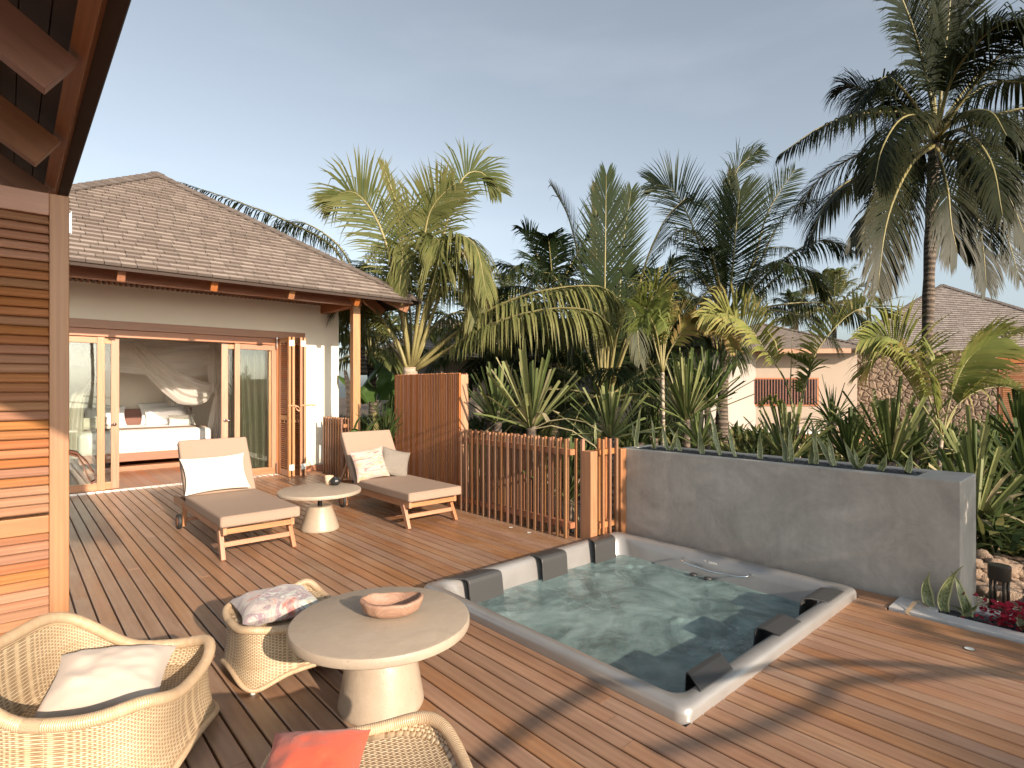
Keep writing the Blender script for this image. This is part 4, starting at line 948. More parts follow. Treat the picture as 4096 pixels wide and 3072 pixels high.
# -- P2 : central palm, upright fronds
d=11.6
palm('central palm with tall upright fan-like fronds and a fountain of pale stalks',U(2420,1700,d),[U(2420,1720,d),U(2425,1600,d)],[
 F(d,(2420,1600),(2418,1300,-.2),(2421,1000,-.4),(2425,700,-.2),rnd=.1,up=VW,ll=1.0,nl=86,sweep=(.62,1.3),droop=.0,vee=.05,lw=.036),
 F(d,(2415,1600),(2370,1300),(2310,1010,.2),(2270,860,.3),(2205,742,.3),rnd=.62,up=(CS,-SN,.3),ll=.6,nl=70,sweep=(.8,1.25),droop=.1,lw=.034),
 F(d,(2425,1600),(2470,1300,.3),(2490,1000,.5),(2525,760,.6),rnd=.3,up=VW,ll=.8,nl=70,sweep=(.6,1.2),droop=.05,lw=.034),
 F(d,(2420,1600),(2390,1250,.5),(2385,900,.8),(2378,745,.9),rnd=.7,up=VW,ll=.5,nl=78,sweep=(1.1,1.4),droop=.0),
 F(d,(2430,1600),(2520,1300,-.3),(2580,1060,-.6),(2660,880,-.7),(2745,790,-.7),rnd=.3,up=(CS,-SN,.4),ll=.75,nl=70,sweep=(.9,1.3),droop=.15,lw=.036),
 F(d,(2410,1600),(2330,1350),(2250,1150,-.2),(2170,1090,-.3),(2090,1180,-.4),rnd=.25,ll=.85,nl=78,droop=1.2),
 F(d,(2430,1600),(2520,1350,-.3),(2600,1200,-.5),(2700,1150,-.6),(2790,1260,-.6),rnd=.3,ll=.8,nl=78,droop=1.4),
 F(d,(2430,1600),(2500,1380,.3),(2560,1260,.5),(2640,1280,.8),(2680,1420,.9),rnd=.45,ll=.8,nl=72,droop=1.6),
 F(d,(2410,1600),(2350,1400,.3),(2290,1280,.5),(2230,1310,.7),(2190,1440,.8),rnd=.35,ll=.8,nl=72,droop=1.6),
 F(d,(2425,1600),(2455,1400,-.5),(2500,1230,-1.0),(2540,1260,-1.4),(2560,1450,-1.6),rnd=.5,ll=.75,nl=72,droop=1.5),
 F(d,(2415,1600),(2395,1400,-.5),(2360,1240,-1.0),(2310,1270,-1.5),(2280,1450,-1.6),rnd=.4,ll=.75,nl=72,droop=1.5),
 F(d,(2420,1600),(2440,1350,.8),(2480,1180,1.4),(2560,1120,2),rnd=.15,ll=.9,nl=78,droop=.9),
 F(d,(2420,1600),(2400,1350,.8),(2330,1150,1.4),(2240,1100,2),rnd=.15,ll=.9,nl=78,droop=.9),
 ],M['palm'],tr=.16,tmat='paletrunk',r0=.035,start=.26,auto=dict(n=12,L=2.5,ll=.8,rnd=.25,el=(1.0,-.2),rot=.6,droop=.7,dd=.9))
# -- P3 : dark palm right of centre
d=15
palm('tall dark green palm right of centre with a ringed trunk and a few brown fronds',U(2885,1760,d),[U(2885,1790,d),U(2890,1600,d),U(2900,1400,d),U(2905,1270,d)],[
 F(d,(2905,1280),(2900,1050),(2925,850),(2940,700),(2985,640),(3040,600),rnd=.3,up=VW,ll=.8,nl=60,sweep=(.9,1.2)),
 F(d,(2905,1280),(2890,1080),(2900,860),(2925,680),rnd=.6,up=VW,ll=.7,nl=60,sweep=(1.0,1.35),droop=0),
 F(d,(2905,1280),(2930,1080,-.3),(2945,900,-.4),(2960,760,-.4),rnd=.2,up=VW,ll=1.3,nl=80,sweep=(.5,1.2),lw=.036,droop=.05),
 F(d,(2900,1280),(2820,1050),(2760,880),(2690,760),(2605,735),rnd=.25,up=VW,ll=1.15,nl=76,droop=.2,sweep=(.5,1.1),lw=.034),
 F(d,(2905,1280),(3010,1050),(3060,880),(3110,780),(3180,680),rnd=.3,up=VW,ll=.8,nl=66,droop=.15),
 F(d,(2910,1280),(3020,1090),(3100,920),(3170,830),(3260,800),rnd=.4,ll=.8,nl=66,droop=.6),
 F(d,(2910,1280),(3040,1130,-.3),(3160,1020,-.6),(3290,960,-.8),(3400,1000,-.8),rnd=.3,ll=1.0,nl=80,droop=1.2,lw=.034),
 F(d,(2910,1280),(3030,1180,-.2),(3150,1080,-.4),(3250,1090,-.5),(3310,1180,-.5),rnd=.2,ll=1.0,nl=76,droop=1.5,lw=.034),
 F(d,(2900,1280),(2820,1130,-.5),(2740,1080,-1),(2660,1130,-1.3),(2600,1240,-1.4),rnd=.3,ll=.9,nl=70,droop=1.2),
 F(d,(2900,1280),(2850,1060,-.3),(2800,960,-.6),(2720,920,-.9),(2640,990,-1),rnd=.55,ll=.8,nl=66,droop=1.3),
 F(d,(2905,1280),(2870,1150,-.6),(2800,1200,-1.4),(2740,1320,-1.8),rnd=.85,ll=.7,nl=50,droop=1.5),
 F(d,(2905,1280),(2960,1150,-.6),(3000,1140,-1.3),(3030,1240,-1.6),rnd=.4,ll=.8,nl=56,droop=1.5),
 F(d,(2910,1280),(3060,1230,.3),(3230,1210,.5),(3390,1230,.5),(3500,1320,.5),rnd=.12,ll=1.0,nl=80,droop=1.8,lw=.034),
 F(d,(2905,1280),(2990,1100,1),(3060,1000,1.6),(3160,990,2.2),rnd=.2,ll=.9,nl=60,droop=.8),
 F(d,(2900,1280),(2820,1120,1),(2760,1000,1.6),(2680,950,2.2),rnd=.15,ll=.9,nl=60,droop=.7),
 F(d,(2905,1280),(2900,1080,1),(2840,850,1.6),(2800,800,2.2),rnd=.2,ll=.9,nl=60,droop=.4,up=VW),
 ],M['palm'],tr=.17,r0=.035,auto=dict(n=10,L=3.4,ll=.9,rnd=.2,el=(1.1,-.1),rot=1.1,droop=.6,dd=.8))
# -- P4 : big palm on the right
d=11.2
palm('very tall coconut palm in the upper right corner, its trunk crossing the far roof',U(3700,1800,d),[U(3698,2050,d),U(3702,1700,d),U(3712,1250,d),U(3725,850,d),U(3740,560,d)],[
 F(d,(3745,520),(3710,330,-.2),(3665,150,-.4),(3610,0,-.6),(3560,-120,-.6),rnd=.22,up=VW,ll=1.1,nl=112,droop=.35,lw=.034,sweep=(.5,1.1)),
 F(d,(3750,520),(3770,300,-.2),(3790,120,-.4),(3810,-80,-.5),rnd=.2,up=VW,ll=1.0,nl=112,sweep=(.55,1.2),droop=.1,lw=.036),
 F(d,(3750,520),(3800,330,-.6),(3900,180,-1.2),(4020,90,-1.6),(4180,100,-1.8),rnd=.25,ll=1.2,nl=116,droop=1.0,lw=.036),
 F(d,(3740,530),(3640,440,-.3),(3520,350,-.4),(3450,390,-.5),(3400,470,-.5),rnd=.3,ll=.9,nl=96,droop=.7,lw=.034),
 F(d,(3735,540),(3640,460,-.6),(3480,450,-1.0),(3300,500,-1.2),(3115,620,-1.3),rnd=.35,ll=.9,nl=116,droop=1.2,lw=.036),
 F(d,(3740,560),(3680,470,-.9),(3600,480,-1.6),(3530,590,-2.0),(3500,720,-2.2),rnd=.45,ll=1.05,nl=112,droop=1.2,lw=.036),
 F(d,(3735,570),(3600,640,-.6),(3440,700,-1.0),(3320,790,-1.2),(3235,960,-1.2),rnd=.42,ll=1.0,nl=116,droop=1.1,lw=.034),
 F(d,(3740,580),(3660,640,-1.0),(3590,760,-1.6),(3540,920,-1.9),(3510,1160,-2.0),rnd=.5,up=VW,ll=1.05,nl=112,droop=.6,lw=.034,sweep=(.6,1.1)),
 F(d,(3745,590),(3760,640,-1.0),(3790,760,-1.5),(3805,900,-1.6),(3830,1010,-1.6),rnd=.42,up=VW,ll=.95,nl=104,droop=.6,lw=.032,sweep=(.6,1.1)),
 F(d,(3740,580),(3690,600,.5),(3600,700,.9),(3500,860,1.1),(3420,980,1.1),rnd=.2,up=VW,ll=1.05,nl=104,droop=.8,sweep=(.5,1.1),lw=.034),
 F(d,(3750,580),(3830,620,.3),(3890,780,.4),(3930,980,.4),(3945,1150,.3),rnd=.2,up=VW,ll=1.0,nl=112,droop=.8,sweep=(.55,1.1),lw=.034),
 F(d,(3755,560),(3860,580,.2),(3960,660,.2),(4050,820,.2),(4120,1000,.2),rnd=.3,up=VW,ll=1.0,nl=112,droop=.6,sweep=(.5,1.1),lw=.034),
 F(d,(3755,540),(3860,460,-.2),(3980,470,-.5),(4110,560,-.6),(4200,700,-.6),rnd=.38,ll=1.05,nl=112,droop=1.4,lw=.034),
 F(d,(3755,520),(3860,400,.4),(3980,330,.6),(4120,340,.7),(4250,450,.7),rnd=.2,ll=1.0,nl=112,droop=1.2,lw=.036),
 F(d,(3750,520),(3860,360,.9),(3960,260,1.5),(4080,230,2),rnd=.12,ll=1.0,nl=96,droop=.8),
 F(d,(3745,520),(3730,300,.9),(3720,120,1.3),(3700,-60,1.6),rnd=.12,up=VW,ll=1.0,nl=96,droop=.4),
 F(d,(3755,590),(3900,700,1),(4010,900,1.4),(4080,1120,1.4),rnd=.4,up=VW,ll=.9,nl=96,droop=.6),
 F(d,(3750,560),(3850,520,-1.2),(3960,640,-2.4),(4010,860,-2.8),rnd=.45,ll=.9,nl=96,droop=1.2,lw=.032),
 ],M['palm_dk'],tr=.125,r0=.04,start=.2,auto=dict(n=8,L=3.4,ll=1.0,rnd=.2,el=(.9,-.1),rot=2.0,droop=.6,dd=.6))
# -- distant palms
def far(label,px,py,d,base,n,L,ll,rnd,mat,el=(1.4,-.1),rot=0,**a):
    t=U(px,py,d); b=Vector((t.x,t.y,-.2))
    palm(label,b,[b,b.lerp(t,.5)+Vector((.1,0,0)),t],[],mat,auto=dict(n=n,L=L,ll=ll,rnd=rnd,el=el,rot=rot,**a),tr=.15,nl=46,lw=.05)
far('dark palm standing behind and left of the central palm',2215,1200,17,0,17,3.2,.9,.25,M['palm'],rot=.4)
far('small faraway palm crown peeping over the fronds left of centre',2035,1225,34,0,15,3.0,.8,.5,M['palm_lit'],rot=1)
far('faraway sunlit palm between the two far roofs',3335,1235,30,0,16,3.4,.9,.6,M['palm_lit'],rot=.3)
far('faraway palm with short fronds left of the far sunlit palm',3185,1260,34,0,14,2.4,.7,.45,M['palm'],rot=2)
far('dark palm behind the central group, half hidden by the fan-like fronds',2620,1300,19,0,17,3.4,.9,.2,M['palm'],rot=2.2)
far('dark palm behind the sunlit palm, left of the central group',1950,1420,17,0,16,2.8,.9,.15,M['palm'],rot=3)
far('dark palm deep in the shade straight behind the slat fence',2060,1480,15.5,0,17,2.6,.95,.12,M['palm'],rot=.2)
far('bushy palm in shade between the central palm and the slender white-trunked one',2600,1480,15,0,17,2.3,.9,.22,M['palm'],rot=1.3)
far('palm in the shade behind the bungalow corner post',1480,1420,16,0,15,2.6,.9,.3,M['palm_lit'],rot=.9)
far('dark palm low in the shade between the central palm and the grey villa wall',2250,1500,14.5,0,15,2.0,.8,.12,M['palm'],rot=1.7)
# -- arecas
def areca(label,d,trunk,fr,**k):
    base=trunk[0]
    kw=dict(ll=.50,lw=.036,nl=46,start=.30,sweep=(.6,1.05),droop=.35,r0=.016,vee=.9); kw.update(k)
    return palm(label,U(base[0],base[1],d),[U(p[0],p[1],d) for p in trunk],fr,M['areca'],group='young feathery palms behind the planter wall',tr=.035,tmat='paletrunk',**kw)
d=8.6
areca('slender young palm with a thin white trunk behind the concrete wall',d,[(2655,1800),(2652,1650),(2650,1490)],[
 F(d,(2650,1490),(2640,1330),(2640,1200),(2600,1150),(2545,1200),rnd=.625), F(d,(2650,1490),(2660,1300),(2690,1180),(2710,1150),rnd=.75,ll=.15,sweep=(1.2,1.4)),
 F(d,(2652,1490),(2680,1400),(2760,1300),(2860,1300),(2935,1395),rnd=.8,up=VW,ll=.45), F(d,(2650,1490),(2620,1380),(2590,1240),(2550,1230),rnd=.4),F(d,(2650,1490),(2668,1350),(2720,1270),(2760,1290),rnd=.8),
 F(d,(2650,1490),(2625,1330,-.3),(2590,1260,-.5),(2575,1300,-.6),rnd=.3)])
d=8.4
areca('young palm with three long stalks arching in front of the barred window',d,[(3192,1840),(3190,1760),(3188,1700)],[
 F(d,(3188,1700),(3140,1520),(3060,1400),(2990,1300),(2900,1250),(2805,1270),rnd=.62,up=VW,ll=.66,nl=50),
 F(d,(3192,1700),(3225,1530),(3270,1400),(3380,1270),(3480,1225),(3540,1270),rnd=.625,ll=.62,nl=50),
 F(d,(3190,1700),(3163,1600),(3165,1450),(3170,1320),rnd=.4,ll=.05,nl=6), F(d,(3192,1700),(3210,1560),(3240,1480),(3150,1420),rnd=.4,ll=.3,nl=30),
 F(d,(3186,1700),(3130,1640),(3080,1600),(3050,1625),rnd=.4,ll=.2,nl=24)])
d=7.6
areca('leafy young palm with arching fronds in front of the far shingle roof',d,[(3745,2050),(3755,1900),(3765,1740)],[
 F(d,(3765,1740),(3720,1600),(3660,1440),(3560,1350),(3440,1360),rnd=.5,up=VW,ll=.72,nl=54,lw=.034),
 F(d,(3770,1740),(3800,1600),(3850,1470),(3910,1400),(3985,1355),rnd=.5,up=VW,ll=.66,nl=50,lw=.034),
 F(d,(3770,1740),(3820,1630),(3920,1560),(4040,1550),(4120,1600),rnd=.625,ll=.66,nl=50,lw=.034),
 F(d,(3765,1740),(3690,1620),(3620,1500),(3540,1420),(3450,1500),rnd=.75,ll=.62,nl=50,droop=1),
 F(d,(3770,1740),(3860,1560,.5),(3960,1400,.8),(4090,1330,1),(4200,1400,1),rnd=.7,ll=.62,nl=54,droop=.8),
 F(d,(3765,1740),(3740,1600,-.4),(3720,1500,-.8),(3700,1470,-1),rnd=.5,up=VW,ll=.4,nl=40)])
# -- strap-leaved plants
def strap(label,c,n,L,w=.05,el=(.25,1.45),az=None,rnd=.5,stem=None,mat='strap',bend=.15,group='strap-leaved plants around the deck',cut=True,rs=.25,cat='plant'):
    o=empty('strap_leaf_plant',label,cat,tuple(c),group=group); mb=MB()
    for i in range(n):
        a=az[0]+(az[1]-az[0])*R.random() if az else i*2.39996+R.uniform(-.3,.3); e=el[0]+(el[1]-el[0])*(R.random() if az else ((n-i)/n)**.8); l=L*R.uniform(.7,1.08)
        h=Vector((math.cos(a),math.sin(a),0)); d=h*math.cos(e)+Vector((0,0,math.sin(e))); sd=Vector((-h.y,h.x,0)); ww=w*R.uniform(.7,1.2); tw=R.uniform(-.5,.5); q=max(0,min(1,rnd+R.uniform(-rs,rs))); dead=R.random()<.10; bend_=bend*(4 if dead else 1)
        if dead: q=1
       
        up_=(h*-math.sin(e)+Vector((0,0,math.cos(e)))); sd2=(sd*math.cos(tw)+up_*math.sin(tw)).normalized(); nn=sd2.cross(d).normalized()
        b=bend_*R.uniform(.2,1.6)*l*math.cos(e)+(.25*l if dead else 0); vs=[]; SS=4
        for k in range(SS+1):
            t=k/SS; p=d*l*t-Vector((0,0,b*t*t)); wk=ww*(.55+.45*min(1,t*3))*(1 if cut else max(.03,1-t**2.2)); ck=ww*.22
            vs+=[p-sd2*wk/2-nn*ck*0,p-nn*ck,p+sd2*wk/2]
        if cut:
            for m_ in(-3,-1): vs[m_]=vs[m_]+d*R.uniform(-.03,.03)*l
        mb.add(vs,[(3*k+j,3*k+j+1,3*k+j+4,3*k+j+3) for k in range(SS) for j in(0,1)],None,q)
    mb.build('leaves',M[mat],o)
    if stem:
        s=MB(); s.tube([Vector((0,0,-stem)),Vector((.02,0,-stem*.5)),Vector((0,0,.05))],[.04,.05,.06],8); s.build('stem',M['trunk'],o,smooth=True)
    return o
def SP(label,px,py,d,n,L,**k):
    c=U(px,py,d); k.setdefault('stem',max(.05,c.z+.2)); return strap(label,c,n,L,**k)
SP('big pale strap-leaved plant rising behind the low slat fence, left of the central palm',2125,1720,6.9,46,1.08,w=.055,rnd=.75,el=(.3,1.5))
SP('pale strap-leaved plant directly behind the right half of the slat fence',2440,1760,7.2,40,.85,w=.05,rnd=.65,el=(.2,1.5))
SP('tall fan-shaped pale green plant in front of the grey villa wall',2745,1690,8.7,60,1.16,w=.055,rnd=.65,el=(.35,1.5))
SP('second fan-shaped plant, darker, just behind and right of the tall pale one',2830,1640,10.2,44,1.15,w=.06,rnd=.3,el=(.5,1.5))
SP('upright bright green strap plant in front of the barred window',3150,1860,8.2,32,.95,w=.06,rnd=.6,el=(.7,1.5),cut=True)
SP('dense low strap plant behind the wall, left of the stone cladding',3400,1850,8.0,50,.8,w=.05,rnd=.45,el=(.6,1.5))
SP('tall bright green strap plant in front of the stone-clad villa corner',3565,1860,7.9,38,1.2,w=.065,rnd=.62,el=(.55,1.5))
SP('narrow upright strap plant behind the right end of the wall',3900,1960,6.6,18,.95,w=.05,rnd=.6,el=(.9,1.5))
SP('sprawling plant with long dark green blades beside the end of the concrete wall',3905,2110,6.3,56,1.15,w=.06,rnd=.5,el=(-.1,1.3),cut=True,bend=.2)
SP('spiky crown on a short trunk at the right edge of the picture',4085,1790,7.6,60,.8,w=.05,rnd=.3,el=(-.1,1.5))
SP('grey-green strap plant in the shade at the right edge, above the rock pile',4120,1980,6.6,50,.9,w=.05,rnd=.35,el=(0,1.4))
SP('thin strap plant in the shade of the grey villa wall',2560,1780,9.6,30,.85,w=.04,rnd=.2,el=(.5,1.5),mat='under')
SP('dark strap plant left of the tall fan-shaped plant',2620,1760,9.8,30,.8,w=.045,rnd=.5,el=(.4,1.5),mat='under')
SP('low bright strap plant behind the wall between the white trunk and the ringed palm trunk',2800,1790,7.9,34,.62,w=.04,rnd=.5,el=(.3,1.4))
SP('shaggy plant with drooping blades left of the stone-clad corner',3330,1700,10.5,60,1.0,w=.05,rnd=.35,el=(-.2,1.4),bend=.6,cut=False)
SP('strap plant seen low through the slats of the fence',2270,2010,6.6,36,.75,w=.045,rnd=.6,el=(.4,1.5))
SP('small green strap plant seen through the fence near the corner post',2390,1960,7.2,30,.6,w=.04,rnd=.4,el=(.3,1.5))
SP('dark iris-like clump behind the head of the right sun lounger',1545,1780,8.6,46,.75,w=.03,rnd=.3,el=(.8,1.5),mat='under',cut=False)
SP('clump of grassy blades behind the left end of the slat fence',1990,1700,8.0,40,.9,w=.04,rnd=.5,el=(.3,1.5))
SP('strap plant with mixed brown blades behind the right part of the wall',3660,1840,8.8,40,1.0,w=.05,rnd=.6,el=(.2,1.4))
SP('bushy strap plant between the ringed trunk and the louvred villa doors',3800,1850,9.2,40,.8,w=.05,rnd=.45,el=(.2,1.4))
SP('dense dark strap plant in front of the louvred villa doors',3985,1830,8.8,50,.75,w=.05,rnd=.45,el=(0,1.4))
SP('wide dark strap plant just inside the right edge, below the louvred doors',4040,1930,7.6,50,.8,w=.05,rnd=.45,el=(0,1.3))
# undergrowth
ug=MB()
def tuft(c,n,L,w):
    for i in range(n):
        a=R.random()*2*PI;e=R.uniform(.0,1.4);h=Vector((math.cos(a),math.sin(a),0));d=h*math.cos(e)+Vector((0,0,math.sin(e)));sd=Vector((-h.y,h.x,0)); l=L*R.uniform(.5,1.1)
        p0=Vector(c)+Vector((R.uniform(-.3,.3),R.uniform(-.3,.3),R.uniform(0,.3)));p1=p0+d*l*.5;p2=p0+d*l-Vector((0,0,l*.25))
        ug.add([p0-sd*w*.2,p0+sd*w*.2,p1-sd*w*.5,p1+sd*w*.5,p2],[(0,1,3,2),(2,3,4)])
for i in range(520):
    x=R.uniform(5.4,17); y=R.uniform(2.5,22)
    if 5.0<x<7.3 and y<7.6 and R.random()<.9: continue
    if x<5.6 and y>8: continue
    tuft((x,y,-.22),26,R.uniform(.5,1.1),R.uniform(.05,.12))
for i in range(130): 
    x=R.uniform(7.2,16);y=R.uniform(-1.5,4); tuft((x,y,-.22),26,R.uniform(.4,1.0),.08)
for i in range(90):
    x=R.uniform(4.95,6.6);y=R.uniform(10,17); tuft((x,y,-.22),30,R.uniform(.8,1.5),.12)
tag(ug.build('undergrowth',M['under']),'dark green undergrowth filling the garden behind the deck','undergrowth',kind='stuff')
# banana
bn=empty('banana_plant','broad-leaved banana plant behind the bungalow roof post','plant',tuple(U(1520,1820,11.3)))
def bleaf(mb,p,q,r,w):
    P=catmull([p,q,r],14)
    vs=[]
    for i,c in enumerate(P):
        t=(P[min(14,i+1)]-P[max(0,i-1)]).normalized(); s=t.cross(Vector((0,0,1))); s=s.normalized() if s.length>.05 else Vector((CS,-SN,0)); ww=w*math.sin(PI*min(1,(.02+i/14*.98)))**.6*(1 if i>2 else .15); dn=Vector((0,0,-.28*ww))
        vs+=[c-s*ww/2+dn,c,c+s*ww/2+dn]
    mb.add(vs,[(3*k+j,3*k+j+1,3*k+j+4,3*k+j+3) for k in range(14) for j in(0,1)])
b0=U(1520,1820,11.3); mb=MB(); Z=Vector(b0)
for (a,b,c,w_) in [((1500,1640),(1560,1500),(1480,1420),.5),((1500,1640),(1620,1560),(1720,1500),.55),((1500,1650),(1590,1620),(1560,1790),.45),((1490,1640),(1420,1540),(1350,1500),.5),((1500,1640),(1640,1600),(1740,1700),.5),((1480,1700),(1500,1760),(1470,1830),.35),((1560,1700),(1640,1720),(1700,1830),.5),((1500,1640),(1470,1520),(1540,1440),.45),((1560,1660),(1480,1700),(1500,1840),.3)]:
    dd=R.uniform(-.4,.5); bleaf(mb,U(a[0],a[1],11.3)-Z,U(b[0],b[1],11.3+dd)-Z,U(c[0],c[1],11.3+dd*1.5)-Z,w_*1.15)
mb.build('leaves',M['banana'],bn,smooth=True)
s=MB(); s.tube([Vector((0,0,-.8)),U(1500,1650,11.3)-Z],[.09,.05],10); s.build('stem',M['petiole'],bn,smooth=True)
bm=MB()
for (a,b,c,w_) in [((1440,1800),(1480,1700),(1530,1665),.16),((1430,1800),(1420,1700),(1445,1660),.14),((1580,1800),(1560,1720),(1600,1660),.2),((1545,1830),(1530,1780),(1570,1745),.2)]:
    bleaf(bm,U(a[0],a[1],8.3),U(b[0],b[1],8.3),U(c[0],c[1],8.3),w_)
tag(bm.build('leafy_seedling',M['banana'],smooth=True),'pale paddle-shaped leaves rising just behind the head of the right sun lounger','plant')
sd_=MB(); sd_.tube([U(1385,1720,10.2),U(1400,1640,10.2),U(1392,1540,10.2),U(1380,1480,10.2)],[.07,.06,.05,.03],8); 
tag(sd_.build('dead_tree',M['paletrunk'],smooth=True),'dry pale stem between the bungalow wall and its roof post','tree')
# snake plants in the trough
def snake_leaf(mb,b,t,w,curve=0):
    b=Vector(b);t=Vector(t); d=t-b; L=d.length; sd=Vector((CS,-SN,0)); sd=(sd*1+Vector((SN,CS,0))*R.uniform(-.6,.6)).normalized(); ph=R.random()*6
    vs=[];gp=[];K=12
    for k in range(K+1):
        u=k/K; wk=w*(.62+.38*math.sin(PI*min(1,u*1.1)))*max(.02,1-u**2.6); p=b+d*u+Vector((0,-1,0))*.03*math.sin(u*3+ph)+sd*(curve*math.sin(u*PI)+.006*math.sin(u*9+ph)); s2=(sd+Vector((0,1,0))*.5*math.sin(u*3+ph)).normalized()
        vs+=[p-s2*wk*.5,p-s2*wk*.34+Vector((-SN,-CS,0))*-.006,p+s2*wk*.34+Vector((-SN,-CS,0))*-.006,p+s2*wk*.5]; gp+=[(-1,u*L*1.0+ph,0),(-.6,u*L+ph,0),(.6,u*L+ph,0),(1,u*L+ph,0)]
    mb.add(vs,[(4*k+j,4*k+j+1,4*k+j+5,4*k+j+4) for k in range(K) for j in range(3)],gp)
def onX(px,X,py):
    t=(px-2048)/FPX; Y=X*(CS-t*SN)/(SN+t*CS); d=SN*X+CS*Y; return Vector((X,Y,H-(py-HZ)*d/FPX))
ordn=['first','second','third','fourth','fifth','sixth','seventh','eighth','ninth','tenth','eleventh']
c5=lambda x,y:(2500+x*.5426,1000+y*.5426)
groups=[[((-250,1410),(-560,1165),.10),((-235,1405),(-215,1250),0)],[((75,1435),(45,1245),0),((95,1440),(120,1130),0)],[((205,1440),(200,1215),0),((215,1440),(235,1330),0)],[((320,1460),(290,1262),0),((425,1475),(305,1270),.05),((355,1450),(378,1290),0)],[((580,1490),(558,1250),0),((575,1490),(590,1380),0)],[((685,1505),(640,1135),0),((680,1500),(612,1290),.04)],[((820,1515),(780,1265),0)],[((1025,1530),(1000,1335),0)],[((1215,1555),(1112,1285),.03),((1210,1550),(1190,1265),0)],[((1395,1570),(1358,1215),0),((1400,1560),(1405,1240),0),((1515,1580),(1375,1290),.03),((1520,1580),(1522,1350),0)],[((1690,1600),(1645,1390),0),((1715,1605),(1775,1455),0),((1700,1600),(1712,1440),0)]]
desc=['one leaf curving over the fence','a pair of slim leaves','a single short upright leaf pair','three leaves, one bent left','slim and upright','one broad tall leaf','single lone blade','very thin short blade','two leaves leaning left','a tall four-leaf cluster','three short spread leaves']
for i,gx in enumerate(groups):
    b0=onX(*[c5(*gx[0][0])[0]],5.32,1700); b0.z=.87
    mb=MB()
    for (bb,tt,cv) in gx:
        bx=onX(c5(*bb)[0],5.32,1700); bx.z=.875; t_=onX(c5(*tt)[0],5.32,c5(*tt)[1]); snake_leaf(mb,bx-b0,t_-b0,.054,cv)
    tag(mb.build('snake_plant',M['snake'],smooth=True,loc=b0),ordn[i]+' snake plant from the left on the grey wall, '+desc[i],'snake plant','snake plants on the wall')
k6=lambda x,y:(3100+x*.5426,1000+y*.5426)
for i,(gx,ds) in enumerate([([((795,1625),(795,1480),0)],'plump short blade'),([((1010,1645),(978,1445),0),((985,1600),(865,1530),.0)],'broad blade at the right end of the trough')]):
    b0=onX(k6(*gx[0][0])[0],5.32,1700); b0.z=.87; mb=MB()
    for (bb,tt,cv) in gx:
        bx=onX(k6(*bb)[0],5.32,1700); bx.z=.875; t_=onX(k6(*tt)[0],5.32,k6(*tt)[1]); snake_leaf(mb,bx-b0,t_-b0,.068,cv)
    tag(mb.build('snake_plant',M['snake'],smooth=True,loc=b0),('second last' if i==0 else 'last')+' snake plant on the grey wall, '+ds,'snake plant','snake plants on the wall')
kk=lambda x,y:(3300+x*.3617,2200+y*.3617)
for (gx,ds) in [([((1255,670),(1130,235),-.02)],'yellow-edged snake plant leaf standing alone at the left of the low pebble bed'),([((1340,680),(1545,180),-.03),((1570,770),(1385,235),.0),((1560,760),(1420,610),.05),((1580,775),(1700,490),0)],'cluster of snake plant leaves in front of the wall end'),([((2190,900),(2250,640),0),((2190,900),(2230,760),0)],'snake plant cut by the right edge in the low pebble bed')]:
    b0=onX(kk(*gx[0][0])[0],4.97,2400); b0.z=-.02; mb=MB()
    for (bb,tt,cv) in gx:
        bx=onX(kk(*bb)[0],4.97,2400); bx.z=-.02; t_=onX(kk(*tt)[0],4.99,kk(*tt)[1]); snake_leaf(mb,bx-b0,t_-b0,.085,cv)
    tag(mb.build('snake_plant',M['snake'],smooth=True,loc=b0),ds,'snake plant','snake plants in the low bed')
mb=MB(); mb2=MB(); ribbon(mb,[(4.96,1.0,-.0),(4.92,1.05,.05),(4.86,1.07,.055),(4.80,1.08,.03),(4.73,1.09,.01),(4.69,1.07,.006)],.03,(.3,.9,.0)); tag(mb.build('dry_leaf',M['rim']),'withered leaf drooping over the kerb onto the deck','leaf')
fl=MB()
for i in range(620):
    c=Vector((R.gauss(5.0,.055),R.choice([R.gauss(.52,.10),R.gauss(.25,.12)]),R.uniform(.0,.14))); a=R.random()*6.28; e=R.uniform(-.5,1.2); d=Vector((math.cos(a)*math.cos(e),math.sin(a)*math.cos(e),math.sin(e))); s=d.cross(Vector((0,0,1))).normalized()*.02; d*=.034
    fl.add([c,c+d*.5-s,c+d,c+d*.5+s],[(0,1,2,3)])
tag(fl.build('flowering_bush',M['flower']),'low crimson bougainvillea in the pebble bed at the right','flowers')
# bollard light
bl=empty('bollard_light','bronze cylindrical garden bollard light on the gravel at the right','bollard light',(5.60,.70,-.21))
mb=MB(); mb.lathe([(0,.35),(.068,.35),(.07,.355),(.07,.455),(.066,.46),(0,.46)],n=28); mb.build('cap',M['lamp'],bl,smooth=True).modifiers.new('e','EDGE_SPLIT')
for a in range(4): 
    mb=MB(); an=a*PI/2+.6; mb.tube([(.056*math.cos(an),.056*math.sin(an),.15),(.056*math.cos(an),.056*math.sin(an),.35)],.011,8); mb.build('leg',M['lamp'],bl,smooth=True)
mb=MB(); mb.lathe([(0,0),(.068,0),(.07,.15),(0,.15)],n=28); mb.build('base',M['lamp'],bl,smooth=True).modifiers.new('e','EDGE_SPLIT')
